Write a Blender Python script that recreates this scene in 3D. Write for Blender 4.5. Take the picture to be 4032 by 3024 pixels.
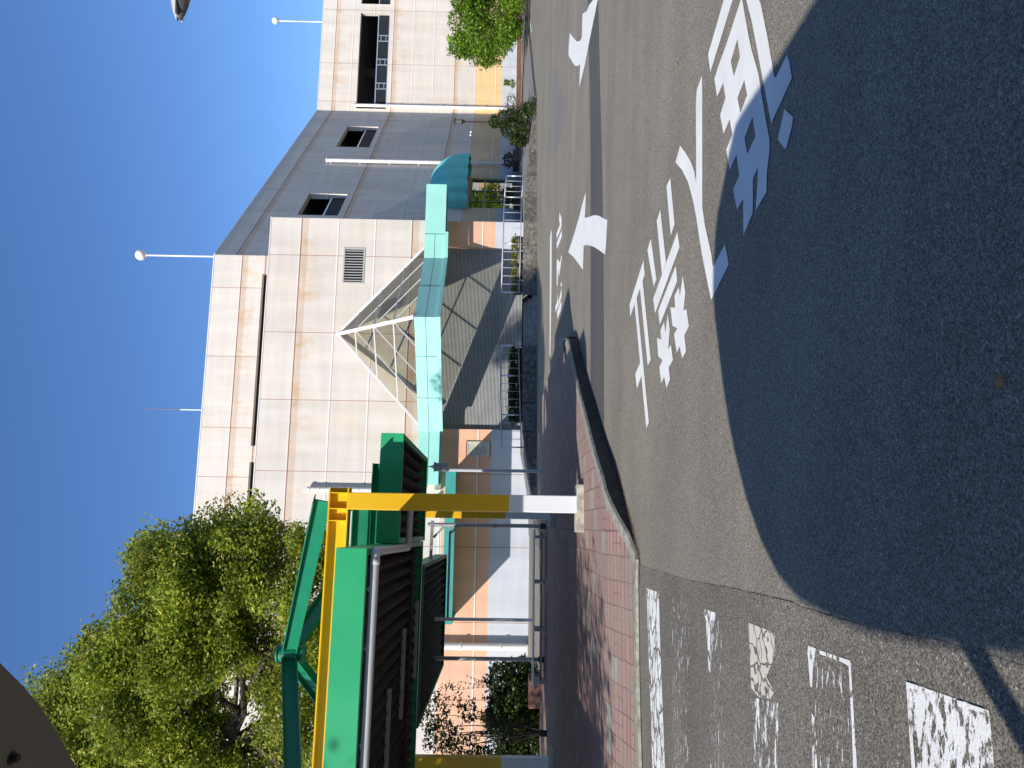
import bpy, math, random
import numpy as np
from mathutils import Matrix, Vector
random.seed(7); rng = np.random.default_rng(7)
for o in list(bpy.data.objects): bpy.data.objects.remove(o)
SC = bpy.context.scene; COL = SC.collection
# ---------------------------------------------------------------- camera
FPX = 2917.; PITCH = -0.0144774; ROLL = 0.01785365; H = 1.5; AZ = 0.15113325
_up = np.array([math.sin(ROLL)*math.cos(PITCH), math.cos(ROLL)*math.cos(PITCH), math.sin(PITCH)])
_fw = np.array([0, 0, 1.]) - _up*_up[2]; _fw /= np.linalg.norm(_fw); _rt = np.cross(_up, _fw)
def c2w(c): return Vector((float(c@_rt), float(c@_fw), float(c@_up)))
cR = c2w(np.array([1., 0, 0])); cU = c2w(np.array([0, 1., 0])); cF = c2w(np.array([0, 0, 1.]))
cam = bpy.data.objects.new('camera', bpy.data.cameras.new('camera')); COL.objects.link(cam)
X, Y, Z = -cU, cR, -cF                      # the phone was held on its side: picture right is world down
cam.matrix_world = Matrix(((X.x, Y.x, Z.x, 0), (X.y, Y.y, Z.y, 0), (X.z, Y.z, Z.z, H), (0, 0, 0, 1)))
cam.data.sensor_width = 36; cam.data.lens = FPX/4032*36; cam.data.clip_start = .05; cam.data.clip_end = 3000
SC.camera = cam
# ---------------------------------------------------------------- light
SUN_AZ = math.radians(55.2); SUN_EL = math.radians(32.8)     # SUN_AZ: direction the light travels to
w = bpy.data.worlds.new("World"); SC.world = w; w.use_nodes = True
nt = w.node_tree; sky = nt.nodes.new('ShaderNodeTexSky'); sky.sky_type = 'NISHITA'; sky.sun_disc = False
sky.sun_elevation = SUN_EL; sky.sun_rotation = math.radians(90) - (SUN_AZ + math.pi)
sky.air_density = 1.0; sky.dust_density = 0.2; sky.ozone_density = 4.0; sky.altitude = 100
hs = nt.nodes.new('ShaderNodeHueSaturation'); hs.inputs['Saturation'].default_value = 1.05; tn = nt.nodes.new('ShaderNodeMixRGB'); tn.blend_type = 'MULTIPLY'; tn.inputs[0].default_value = 1; tn.inputs[2].default_value = (.82, .95, 1.15, 1); nt.links.new(sky.outputs[0], hs.inputs['Color']); nt.links.new(hs.outputs[0], tn.inputs[1]); nt.links.new(tn.outputs[0], nt.nodes['Background'].inputs[0]); nt.nodes['Background'].inputs[1].default_value = 0.12
sun = bpy.data.objects.new('sun', bpy.data.lights.new('sun', 'SUN')); COL.objects.link(sun)
sun.data.energy = 4.7; sun.data.angle = math.radians(.55); sun.data.color = (1, .94, .85)
_d = Vector((math.cos(SUN_EL)*math.cos(SUN_AZ), math.cos(SUN_EL)*math.sin(SUN_AZ), -math.sin(SUN_EL)))
sun.rotation_euler = _d.to_track_quat('-Z', 'Y').to_euler()
SC.view_settings.view_transform = 'Standard'; SC.view_settings.look = 'None'
SC.view_settings.exposure = 0.27; SC.view_settings.gamma = 1
# ---------------------------------------------------------------- picture -> place helpers (used once, to survey the place)
C0 = Vector((0, 0, H))
def ray(x, y): return c2w(np.array([(1512.-y), -(x-2016.), FPX])/FPX)
def g(x, y, z=0.):
    r = ray(x, y); return C0 + r*((z-H)/r.z)
def atY(x, y, d):
    r = ray(x, y); return C0 + r*(d/r.y)
class FR:                                    # local frame: x along az, y away from camera, z up
    def __init__(s, o, az):
        s.az = az; s.o = Vector((o[0], o[1], 0)); s.x = Vector((math.cos(az), math.sin(az), 0)); s.y = Vector((-math.sin(az), math.cos(az), 0))
        s.M = Matrix.Translation(s.o) @ Matrix.Rotation(az, 4, 'Z')
    def px(s, x, y, yy=0.):                  # picture point on plane local y = yy -> (local x, z)
        r = ray(x, y); P = s.o + s.y*yy; t = (P-C0).dot(s.y)/r.dot(s.y); q = C0+r*t
        return (q-s.o).dot(s.x), q.z
    def loc(s, p): q = Vector((p[0], p[1], 0))-s.o; return q.dot(s.x), q.dot(s.y)
    def w(s, a, b, z=0): v = s.o+s.x*a+s.y*b; return Vector((v.x, v.y, z))
# ---------------------------------------------------------------- mesh helpers
class MB:
    def __init__(s): s.v = []; s.f = []; s.mi = []; s.cur = 0
    def face(s, pts):
        n = len(s.v); s.v += [tuple(p) for p in pts]; s.f.append(tuple(range(n, n+len(pts)))); s.mi.append(s.cur)
    def box(s, x0, x1, y0, y1, z0, z1, M=None):
        p = [Vector((x, y, z)) for z in (z0, z1) for y in (y0, y1) for x in (x0, x1)]
        if M is not None: p = [M @ q for q in p]
        n = len(s.v); s.v += [tuple(q) for q in p]
        for q in ((0, 2, 3, 1), (4, 5, 7, 6), (0, 1, 5, 4), (2, 6, 7, 3), (0, 4, 6, 2), (1, 3, 7, 5)):
            s.f.append(tuple(n+i for i in q)); s.mi.append(s.cur)
        return s
    def bar(s, a, b, w, h, up=(0, 0, 1)):
        a = Vector(a); b = Vector(b); d = (b-a); L = d.length; d.normalize()
        r = d.cross(Vector(up));
        if r.length < 1e-4: r = d.cross(Vector((1, 0, 0)))
        r.normalize(); u = r.cross(d)
        M = Matrix(((d.x, r.x, u.x, a.x), (d.y, r.y, u.y, a.y), (d.z, r.z, u.z, a.z), (0, 0, 0, 1)))
        return s.box(0, L, -w/2, w/2, -h/2, h/2, M)
    def ibeam(s, a, b, w, h, t=.018, up=(0, 0, 1)):
        a = Vector(a); b = Vector(b); d = (b-a); L = d.length; d.normalize()
        r = d.cross(Vector(up)); r.normalize(); u = r.cross(d)
        M = Matrix(((d.x, r.x, u.x, a.x), (d.y, r.y, u.y, a.y), (d.z, r.z, u.z, a.z), (0, 0, 0, 1)))
        s.box(0, L, -w/2, w/2, h/2-t, h/2, M); s.box(0, L, -w/2, w/2, -h/2, -h/2+t, M); s.box(0, L, -t/2, t/2, -h/2+t+.0005, h/2-t-.0005, M)
        return s
    def tube(s, pts, r, n=12, caps=True):
        pts = [Vector(p) for p in pts]; rs = r if isinstance(r, (list, tuple)) else [r]*len(pts)
        base = len(s.v); prev = None
        for i, p in enumerate(pts):
            d = (pts[min(i+1, len(pts)-1)]-pts[max(i-1, 0)]).normalized()
            if prev is None:
                a = d.cross(Vector((0, 0, 1)));
                if a.length < 1e-3: a = d.cross(Vector((1, 0, 0)))
            else: a = prev-d*prev.dot(d)
            a.normalize(); prev = a; b = d.cross(a)
            for k in range(n):
                t = 2*math.pi*k/n; s.v.append(tuple(p+(a*math.cos(t)+b*math.sin(t))*rs[i]))
        for i in range(len(pts)-1):
            for k in range(n):
                q = base+i*n; s.f.append((q+k, q+(k+1) % n, q+n+(k+1) % n, q+n+k)); s.mi.append(s.cur)
        if caps:
            s.f.append(tuple(base+k for k in range(n))[::-1]); s.mi.append(s.cur)
            s.f.append(tuple(base+(len(pts)-1)*n+k for k in range(n))); s.mi.append(s.cur)
        return s
    def lathe(s, prof, c=(0, 0, 0), n=20, ax=None):
        base = len(s.v); c = Vector(c)
        for r, z in prof:
            for k in range(n):
                t = 2*math.pi*k/n; s.v.append(tuple(c+Vector((r*math.cos(t), r*math.sin(t), z))))
        for i in range(len(prof)-1):
            for k in range(n):
                q = base+i*n; s.f.append((q+k, q+(k+1) % n, q+n+(k+1) % n, q+n+k)); s.mi.append(s.cur)
        return s
    def prism(s, pts, z0, z1, bottom=True):   # pts list of (x,y) CCW; z may be scalar
        n = len(pts); b = len(s.v)
        s.v += [(p[0], p[1], z0) for p in pts]+[(p[0], p[1], z1) for p in pts]
        s.f.append(tuple(b+n+i for i in range(n))); s.mi.append(s.cur)
        if bottom: s.f.append(tuple(b+i for i in range(n))[::-1]); s.mi.append(s.cur)
        for i in range(n):
            j = (i+1) % n; s.f.append((b+i, b+j, b+n+j, b+n+i)); s.mi.append(s.cur)
        return s
    def build(s, name, mats, parent=None, M=None, smooth=False, fix=True):
        me = bpy.data.meshes.new(name); me.from_pydata(s.v, [], s.f)
        if not isinstance(mats, (list, tuple)): mats = [mats]
        for m in mats: me.materials.append(m)
        for p, i in zip(me.polygons, s.mi): p.material_index = i; p.use_smooth = smooth
        if fix:
            import bmesh
            bm = bmesh.new(); bm.from_mesh(me); bmesh.ops.recalc_face_normals(bm, faces=bm.faces); bm.to_mesh(me); bm.free()
        me.update(); o = bpy.data.objects.new(name, me); COL.objects.link(o)
        if M is not None: o.matrix_world = M
        if parent is not None: o.parent = parent; o.matrix_parent_inverse = Matrix(); 
        return o
def each(mb, name, mats, parent=None, M=None, smooth=False):
    par = list(range(len(mb.v)))
    def fd(i):
        while par[i] != i: par[i] = par[par[i]]; i = par[i]
        return i
    for f in mb.f:
        for k in f[1:]: par[fd(k)] = fd(f[0])
    comp = {}
    for i, f in enumerate(mb.f): comp.setdefault(fd(f[0]), []).append(i)
    out = []
    for fs in comp.values():
        q = MB(); mp = {}
        for i in fs:
            q.f.append(tuple(mp.setdefault(k, len(mp)) for k in mb.f[i])); q.mi.append(mb.mi[i])
        q.v = [mb.v[k] for k in mp]; out.append(q.build(name, mats, parent, M, smooth))
    return out
def bevel(o, w=.01, seg=2, ang=35):
    m = o.modifiers.new('bevel', 'BEVEL'); m.width = w; m.segments = seg; m.limit_method = 'ANGLE'; m.angle_limit = math.radians(ang); return o
def tag(o, label, cat, group=None):
    o['label'] = label; o['category'] = cat
    if group: o['group'] = group
    return o
def struct(o): o['kind'] = 'structure'; return o
def empty(name, loc, rz=0, label=None, cat=None, group=None):
    o = bpy.data.objects.new(name, None); COL.objects.link(o); o.location = loc; o.rotation_euler = (0, 0, rz); o.empty_display_size = .3
    if label: tag(o, label, cat, group)
    return o
def copy_tree(o, parent=None):
    c = o.copy(); COL.objects.link(c); c.parent = parent
    for ch in [x for x in bpy.data.objects if x.parent == o]: copy_tree(ch, c)
    return c
# ---------------------------------------------------------------- materials
def mat(name, col, rough=.6, metal=0., spec=.4, noise=0., nscale=5., bump=0., bscale=60., trans=0., streak=0.):
    m = bpy.data.materials.new(name); m.use_nodes = True; n = m.node_tree.nodes; l = m.node_tree.links; b = n['Principled BSDF']
    b.inputs['Base Color'].default_value = (*col, 1); b.inputs['Roughness'].default_value = rough; b.inputs['Metallic'].default_value = metal
    b.inputs['Specular IOR Level'].default_value = spec
    if trans: b.inputs['Transmission Weight'].default_value = trans
    tc = n.new('ShaderNodeTexCoord')
    if noise or streak:
        mx = n.new('ShaderNodeMixRGB'); mx.blend_type = 'MULTIPLY'; mx.inputs[0].default_value = 1; mx.inputs[1].default_value = (*col, 1)
        ns = n.new('ShaderNodeTexNoise'); ns.inputs['Scale'].default_value = nscale; ns.inputs['Detail'].default_value = 6
        mp = n.new('ShaderNodeMapping'); mp.inputs['Scale'].default_value = (1, 1, .12) if streak else (1, 1, 1)
        l.new(tc.outputs['Object'], mp.inputs[0]); l.new(mp.outputs[0], ns.inputs[0])
        r = n.new('ShaderNodeMapRange'); k = noise or streak; r.inputs[1].default_value = .3; r.inputs[2].default_value = .7
        r.inputs[3].default_value = 1-k; r.inputs[4].default_value = 1+k*.6; l.new(ns.outputs[0], r.inputs[0])
        l.new(r.outputs[0], mx.inputs[2]); l.new(mx.outputs[0], b.inputs['Base Color'])
        r2 = n.new('ShaderNodeMapRange'); r2.inputs[3].default_value = max(rough-.12, .05); r2.inputs[4].default_value = min(rough+.15, 1)
        l.new(ns.outputs[0], r2.inputs[0]); l.new(r2.outputs[0], b.inputs['Roughness'])
    if bump:
        n2 = n.new('ShaderNodeTexNoise'); n2.inputs['Scale'].default_value = bscale; n2.inputs['Detail'].default_value = 4
        bp = n.new('ShaderNodeBump'); bp.inputs['Strength'].default_value = bump; bp.inputs['Distance'].default_value = .01
        l.new(tc.outputs['Object'], n2.inputs[0]); l.new(n2.outputs[0], bp.inputs['Height']); l.new(bp.outputs[0], b.inputs['Normal'])
    return m
def ramp(n, stops, interp='LINEAR'):
    r = n.new('ShaderNodeValToRGB'); e = r.color_ramp; e.interpolation = interp; rgba = lambda c: (c, c, c, 1) if isinstance(c, (int, float)) else (*c, 1)
    stops = sorted(stops, key=lambda q: q[0]); e.elements.remove(e.elements[1]); e.elements[0].position = stops[0][0]; e.elements[0].color = rgba(stops[0][1])
    for p, c in stops[1:]: el = e.elements.new(min(max(p, 0), 1)); el.color = rgba(c)
    return r
def asphalt(name, base, grain=.5, seed=0, spark=.5, var=.15, gs=165):
    m = bpy.data.materials.new(name); m.use_nodes = True; n = m.node_tree.nodes; l = m.node_tree.links; b = n['Principled BSDF']
    tc = n.new('ShaderNodeTexCoord'); mp = n.new('ShaderNodeMapping'); mp.inputs['Location'].default_value = (seed, seed*1.7, 0); l.new(tc.outputs['Object'], mp.inputs[0])
    v = n.new('ShaderNodeTexVoronoi'); v.inputs['Scale'].default_value = gs; l.new(mp.outputs[0], v.inputs[0])
    hsv = n.new('ShaderNodeSeparateColor'); l.new(v.outputs['Color'], hsv.inputs[0])
    a = n.new('ShaderNodeMapRange'); a.inputs[3].default_value = 1-grain; a.inputs[4].default_value = 1+grain; l.new(hsv.outputs[0], a.inputs[0])
    sp = ramp(n, [(0, 0), (.978, 0), (.99, 1)]); l.new(hsv.outputs[1], sp.inputs[0])
    big = n.new('ShaderNodeTexNoise'); big.inputs['Scale'].default_value = .45; big.inputs['Detail'].default_value = 5; big.inputs['Roughness'].default_value = .65; l.new(mp.outputs[0], big.inputs[0])
    bm = n.new('ShaderNodeMapRange'); bm.inputs[1].default_value = .3; bm.inputs[2].default_value = .7; bm.inputs[3].default_value = 1-var; bm.inputs[4].default_value = 1+var; l.new(big.outputs[0], bm.inputs[0])
    mid = n.new('ShaderNodeTexNoise'); mid.inputs['Scale'].default_value = 42; mid.inputs['Detail'].default_value = 8; mid.inputs['Roughness'].default_value = .75; l.new(mp.outputs[0], mid.inputs[0])
    mm = n.new('ShaderNodeMapRange'); mm.inputs[1].default_value = .3; mm.inputs[2].default_value = .7; mm.inputs[3].default_value = .66; mm.inputs[4].default_value = 1.30; l.new(mid.outputs[0], mm.inputs[0])
    t1 = n.new('ShaderNodeMath'); t1.operation = 'MULTIPLY'; l.new(a.outputs[0], t1.inputs[0]); l.new(bm.outputs[0], t1.inputs[1])
    ms = n.new('ShaderNodeMapping'); ms.inputs['Scale'].default_value = (.06, .9, 1); ms.inputs['Rotation'].default_value = (0, 0, -.25); l.new(tc.outputs['Object'], ms.inputs[0])
    sn = n.new('ShaderNodeTexNoise'); sn.inputs['Scale'].default_value = 1.3; sn.inputs['Detail'].default_value = 6; sn.inputs['Roughness'].default_value = .6; l.new(ms.outputs[0], sn.inputs[0])
    sm = n.new('ShaderNodeMapRange'); sm.inputs[1].default_value = .3; sm.inputs[2].default_value = .7; sm.inputs[3].default_value = .86; sm.inputs[4].default_value = 1.12; l.new(sn.outputs[0], sm.inputs[0])
    t0 = n.new('ShaderNodeMath'); t0.operation = 'MULTIPLY'; l.new(t1.outputs[0], t0.inputs[0]); l.new(sm.outputs[0], t0.inputs[1])
    t2 = n.new('ShaderNodeMath'); t2.operation = 'MULTIPLY'; l.new(t0.outputs[0], t2.inputs[0]); l.new(mm.outputs[0], t2.inputs[1])
    mx = n.new('ShaderNodeMixRGB'); mx.blend_type = 'MULTIPLY'; mx.inputs[0].default_value = 1; mx.inputs[1].default_value = (*base, 1); l.new(t2.outputs[0], mx.inputs[2])
    mx2 = n.new('ShaderNodeMixRGB'); sf = n.new('ShaderNodeMath'); sf.operation = 'MULTIPLY'; sf.inputs[1].default_value = spark; l.new(sp.outputs[0], sf.inputs[0])
    l.new(sf.outputs[0], mx2.inputs[0]); l.new(mx.outputs[0], mx2.inputs[1]); mx2.inputs[2].default_value = (.5, .47, .42, 1); l.new(mx2.outputs[0], b.inputs['Base Color'])
    b.inputs['Roughness'].default_value = .85; b.inputs['Specular IOR Level'].default_value = .3
    bp = n.new('ShaderNodeBump'); bp.inputs['Strength'].default_value = .3; bp.inputs['Distance'].default_value = .004; l.new(v.outputs['Distance'], bp.inputs['Height'])
    bp.invert = True; l.new(bp.outputs[0], b.inputs['Normal'])
    return m
def paint(name, col, wear, scale=9., dirt=.12, aniso=(1, 1, 1), rot=0., lo=.02, cracks=0.):
    m = bpy.data.materials.new(name); m.use_nodes = True; n = m.node_tree.nodes; l = m.node_tree.links; b = n['Principled BSDF']
    tc = n.new('ShaderNodeTexCoord'); mp = n.new('ShaderNodeMapping'); mp.inputs['Scale'].default_value = aniso; mp.inputs['Rotation'].default_value = (0, 0, rot); l.new(tc.outputs['Object'], mp.inputs[0])
    ns = n.new('ShaderNodeTexNoise'); ns.inputs['Scale'].default_value = scale; ns.inputs['Detail'].default_value = 12; ns.inputs['Roughness'].default_value = .72; l.new(mp.outputs[0], ns.inputs[0])
    r = ramp(n, [(max(wear-lo, 0), 0), (wear+lo, 1)]); l.new(ns.outputs[0], r.inputs[0]); fac = r.outputs[0]
    if cracks:
        v = n.new('ShaderNodeTexVoronoi'); v.feature = 'DISTANCE_TO_EDGE'; v.inputs['Scale'].default_value = cracks
        n3 = n.new('ShaderNodeTexNoise'); n3.inputs['Scale'].default_value = 6; l.new(mp.outputs[0], n3.inputs[0])
        ad = n.new('ShaderNodeVectorMath'); ad.operation = 'MULTIPLY_ADD'; l.new(n3.outputs[1], ad.inputs[0]); ad.inputs[1].default_value = (.25, .25, .25); l.new(mp.outputs[0], ad.inputs[2])
        l.new(ad.outputs[0], v.inputs[0])
        cr = ramp(n, [(.03, 0), (.07, 1)]); l.new(v.outputs[0], cr.inputs[0])
        q = n.new('ShaderNodeMath'); q.operation = 'MULTIPLY'; l.new(fac, q.inputs[0]); l.new(cr.outputs[0], q.inputs[1]); fac = q.outputs[0]
    n2 = n.new('ShaderNodeTexNoise'); n2.inputs['Scale'].default_value = 3.; n2.inputs['Detail'].default_value = 8; l.new(tc.outputs['Object'], n2.inputs[0])
    r2 = n.new('ShaderNodeMapRange'); r2.inputs[1].default_value = .3; r2.inputs[2].default_value = .7; r2.inputs[3].default_value = 1-dirt; r2.inputs[4].default_value = 1.02; l.new(n2.outputs[0], r2.inputs[0])
    mx = n.new('ShaderNodeMixRGB'); mx.blend_type = 'MULTIPLY'; mx.inputs[0].default_value = 1; mx.inputs[1].default_value = (*col, 1); l.new(r2.outputs[0], mx.inputs[2]); l.new(mx.outputs[0], b.inputs['Base Color'])
    b.inputs['Roughness'].default_value = .7
    n4 = n.new('ShaderNodeTexNoise'); n4.inputs['Scale'].default_value = 90; l.new(tc.outputs['Object'], n4.inputs[0])
    bp = n.new('ShaderNodeBump'); bp.inputs['Strength'].default_value = .5; bp.inputs['Distance'].default_value = .004; l.new(n4.outputs[0], bp.inputs['Height']); l.new(bp.outputs[0], b.inputs['Normal'])
    tr = n.new('ShaderNodeBsdfTransparent'); ms = n.new('ShaderNodeMixShader'); l.new(fac, ms.inputs[0]); l.new(tr.outputs[0], ms.inputs[1]); l.new(b.outputs[0], ms.inputs[2])
    l.new(ms.outputs[0], n['Material Output'].inputs[0])
    return m
def wallmat(name, zj, rust, sj, zones=True, seed=0, peach=(.80, .53, .32), top=19.):
    """concrete panel wall: horizontal joints at heights zj, rust-stained ones listed in rust, vertical joints at local x in sj"""
    m = bpy.data.materials.new(name); m.use_nodes = True; n = m.node_tree.nodes; l = m.node_tree.links; b = n['Principled BSDF']
    tc = n.new('ShaderNodeTexCoord'); sp = n.new('ShaderNodeSeparateXYZ'); l.new(tc.outputs['Object'], sp.inputs[0])
    S = 20.; zf = n.new('ShaderNodeMath'); zf.operation = 'DIVIDE'; zf.inputs[1].default_value = S; l.new(sp.outputs['Z'], zf.inputs[0])
    conc = (.745, .68, .605)
    if zones: z = ramp(n, [(0, (.60, .63, .68)), (1.95/S, peach), (4.22/S, conc), (1, conc)], 'CONSTANT')
    else: z = ramp(n, [(0, conc), (1, conc)], 'CONSTANT')
    l.new(zf.outputs[0], z.inputs[0]); col = z.outputs[0]
    def mul(c, f, colr, fac=None):
        mx = n.new('ShaderNodeMixRGB'); mx.blend_type = 'MULTIPLY'
        if isinstance(f, float): mx.inputs[0].default_value = f
        else: l.new(f, mx.inputs[0])
        l.new(c, mx.inputs[1])
        if isinstance(colr, tuple): mx.inputs[2].default_value = (*colr, 1)
        else: l.new(colr, mx.inputs[2])
        return mx.outputs[0]
    def nz(scale, mscale, det=8, rg=.6, off=0):
        mp = n.new('ShaderNodeMapping'); mp.inputs['Scale'].default_value = mscale; mp.inputs['Location'].default_value = (seed*3.1+off, seed, off); l.new(tc.outputs['Object'], mp.inputs[0])
        q = n.new('ShaderNodeTexNoise'); q.inputs['Scale'].default_value = scale; q.inputs['Detail'].default_value = det; q.inputs['Roughness'].default_value = rg; l.new(mp.outputs[0], q.inputs[0]); return q.outputs[0]
    def rng_(src, a, b_, c, d):
        r = n.new('ShaderNodeMapRange'); r.inputs[1].default_value = a; r.inputs[2].default_value = b_; r.inputs[3].default_value = c; r.inputs[4].default_value = d; l.new(src, r.inputs[0]); return r.outputs[0]
    # horizontally and vertically dragged grime
    col = mul(col, 1., rng_(nz(1.2, (1, 1, .10)), .3, .7, .86, 1.03))
    col = mul(col, 1., rng_(nz(1.0, (.25, 1, 2.2), off=3), .35, .7, .93, 1.03))
    # per panel tint
    v = n.new('ShaderNodeTexVoronoi')
    # yellowish ageing blotches
    bl = ramp(n, [(.5, 0), (.68, .55)]); l.new(nz(.55, (1, 1, .6), off=9), bl.inputs[0]); col = mul(col, bl.outputs[0], (.98, .92, .82))
    # rust bands and drips below rust joints
    if rust:
        st = [(0, 0)]
        for q in rust: st += [((q-1.5)/S, 0), ((q-.25)/S, .9), (q/S, .55), ((q+.02)/S, 0)]
        rm = ramp(n, st[:31]); l.new(zf.outputs[0], rm.inputs[0])
        dr = ramp(n, [(.50, 0), (.66, 1)]); l.new(nz(1.6, (1, 1, .45), 10, .68, 20), dr.inputs[0])
        q2 = n.new('ShaderNodeMath'); q2.operation = 'MULTIPLY'; l.new(rm.outputs[0], q2.inputs[0]); l.new(dr.outputs[0], q2.inputs[1]); col = mul(col, q2.outputs[0], (.92, .74, .54))
        st = [(0, 0)]
        for q in rust: st += [((q-.32)/S, 0), ((q-.31)/S, .8), ((q-.02)/S, .8), ((q-.01)/S, 0)]
        rb = ramp(n, st[:31]); l.new(zf.outputs[0], rb.inputs[0]); col = mul(col, rb.outputs[0], (.90, .76, .66))
    def mth(op, a, b_=None):
        q = n.new('ShaderNodeMath'); q.operation = op
        for k, v_ in enumerate((a, b_)):
            if v_ is None: continue
            if isinstance(v_, (int, float)): q.inputs[k].default_value = v_
            else: l.new(v_, q.inputs[k])
        return q.outputs[0]
    def near(src, L, off, hw):              # 1 within hw of any line of L, shifted by off
        d = None
        for q in L:
            e = mth('ABSOLUTE', mth('SUBTRACT', src, q+off)); d = e if d is None else mth('MINIMUM', d, e)
        return mth('LESS_THAN', d, hw)
    wob = mth('MULTIPLY', nz(1.5, (1, 1, 1), 3, .5, 33), .0)
    if zj:
        zz = sp.outputs['Z']
        light = near(zz, zj, .05, .035); mx = n.new('ShaderNodeMixRGB'); l.new(mth('MULTIPLY', light, .75), mx.inputs[0]); l.new(col, mx.inputs[1]); mx.inputs[2].default_value = (.86, .84, .82, 1); col = mx.outputs[0]
        col = mul(col, mth('MULTIPLY', near(zz, zj, 0, .018), .7), (.40, .34, .34))
        if rust: col = mul(col, mth('MULTIPLY', near(zz, rust, .01, .035), .9), (.55, .30, .22))
    if sj: col = mul(col, mth('MULTIPLY', near(sp.outputs['X'], sj, 0, .02), .8), (.55, .32, .26))
    l.new(col, b.inputs['Base Color']); b.inputs['Roughness'].default_value = .9; b.inputs['Specular IOR Level'].default_value = .15
    bp = n.new('ShaderNodeBump'); bp.inputs['Strength'].default_value = .25; bp.inputs['Distance'].default_value = .02; l.new(nz(6, (1, 1, 1), 10, .7, 5), bp.inputs['Height']); l.new(bp.outputs[0], b.inputs['Normal'])
    return m
def leafmat(name, cols, trans=.35):
    m = bpy.data.materials.new(name); m.use_nodes = True; n = m.node_tree.nodes; l = m.node_tree.links; b = n['Principled BSDF']
    gi = n.new('ShaderNodeNewGeometry'); r = ramp(n, [(i/max(1, len(cols)-1), c) for i, c in enumerate(cols)]); l.new(gi.outputs['Random Per Island'], r.inputs[0])
    tc = n.new('ShaderNodeTexCoord'); ns = n.new('ShaderNodeTexNoise'); ns.inputs['Scale'].default_value = .9; ns.inputs['Detail'].default_value = 3; l.new(tc.outputs['Object'], ns.inputs[0])
    rr = n.new('ShaderNodeMapRange'); rr.inputs[1].default_value = .35; rr.inputs[2].default_value = .65; rr.inputs[3].default_value = .62; rr.inputs[4].default_value = 1.25; l.new(ns.outputs[0], rr.inputs[0])
    mx = n.new('ShaderNodeMixRGB'); mx.blend_type = 'MULTIPLY'; mx.inputs[0].default_value = 1; l.new(r.outputs[0], mx.inputs[1]); l.new(rr.outputs[0], mx.inputs[2])
    l.new(mx.outputs[0], b.inputs['Base Color']); b.inputs['Roughness'].default_value = .45; b.inputs['Specular IOR Level'].default_value = .35
    t = n.new('ShaderNodeBsdfTranslucent'); l.new(mx.outputs[0], t.inputs[0]); ms = n.new('ShaderNodeMixShader'); ms.inputs[0].default_value = trans
    l.new(b.outputs[0], ms.inputs[1]); l.new(t.outputs[0], ms.inputs[2]); l.new(ms.outputs[0], n['Material Output'].inputs[0]); return m

M_asph = asphalt('asphalt_weathered', (.222, .199, .160), .55, 0, .9, .14)
M_asph2 = asphalt('asphalt_crossing', (.178, .160, .134), .6, 5, .9, .22, 150)
M_strip = asphalt('asphalt_patch', (.085, .083, .084), .12, 9, .1, .10, 160)
M_patch = asphalt('asphalt_faded', (.20, .19, .175), .2, 3, .3, .08, 160)
M_far = asphalt('asphalt_lane', (.22, .21, .20), .25, 13, .3, .12, 120)
M_line = paint('road_paint', (.80, .80, .77), .26, 30, .10, lo=.03)
M_worn = [paint('road_paint_worn_light', (.82, .82, .80), .42, 7, .1, (1, 2.2, 1), .35, .015, 3.),
          paint('road_paint_worn_mid', (.82, .82, .80), .54, 6, .1, (1, 3.5, 1), .35, .02),
          paint('road_paint_worn_heavy', (.82, .82, .80), .585, 7, .1, (1, 5, 1), .35, .02),
          paint('road_paint_cracked', (.66, .62, .52), .40, 6, .12, (1, 1, 1), 0, .02, 7.5),
          paint('road_paint_patchy', (.82, .82, .80), .47, 9, .08, (1, 2.6, 1), .35, .012)]
M_conc = mat('concrete_kerb', (.31, .30, .25), .95, noise=.4, nscale=11, bump=.8, bscale=60)
M_kface = mat('kerb_face_shade', (.05, .048, .042), .95, noise=.4, nscale=6, bump=.5)  # shade on the kerb's upright face is put into this near-black colour
M_moss = mat('concrete_stained', (.19, .175, .15), .95, noise=.6, nscale=6, bump=.6, bscale=40)
M_stair = mat('concrete_step', (.36, .34, .30), .9, noise=.3, nscale=6, bump=.4)
M_green = mat('paint_green', (.03, .40, .175), .38, noise=.06, nscale=2, spec=.45)
M_green2 = mat('paint_green_truss', (.008, .20, .105), .42, noise=.10, nscale=2)
M_dgreen = mat('paint_green_dark', (.006, .12, .065), .5, noise=.1, nscale=3)
M_deck = mat('deck_brown_metal', (.055, .046, .042), .75, noise=.35, nscale=3, spec=.2)
M_teal = mat('panel_teal', (.36, .75, .66), .32, noise=.05, nscale=1.5, spec=.4)
M_teal2 = mat('canopy_teal', (.06, .36, .33), .5, noise=.12, nscale=2)
M_awn = mat('awning_fabric', (.20, .68, .59), .75, noise=.08, nscale=3)
M_white = mat('paint_white', (.80, .80, .78), .45, noise=.06, nscale=3)
M_alu = mat('aluminium', (.62, .63, .65), .35, metal=.75, noise=.08, nscale=6)
M_pipe = mat('pipe_grey_pvc', (.50, .52, .56), .38, noise=.06, nscale=5)
M_steel = mat('steel_grey', (.36, .36, .36), .5, metal=.3, noise=.15, nscale=8)
M_dark = mat('black_plastic', (.02, .02, .022), .5)
M_void2 = mat('deck_black_green', (.004, .02, .014), .8)
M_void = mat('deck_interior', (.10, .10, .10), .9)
M_guard = mat('guard_panel', (.022, .027, .03), .6, spec=.15)
M_cwhite = mat('pipe_white', (.84, .81, .77), .5, streak=.06, nscale=4)
M_wood = mat('barrel_wood', (.06, .045, .035), .8, noise=.3, nscale=12)
M_ply = mat('disk_underside', (.21, .19, .165), .9, noise=.12, nscale=2.5, bump=.3, bscale=20)
M_rust = mat('leaf_litter', (.20, .085, .04), 1., noise=.5, nscale=60)
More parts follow.
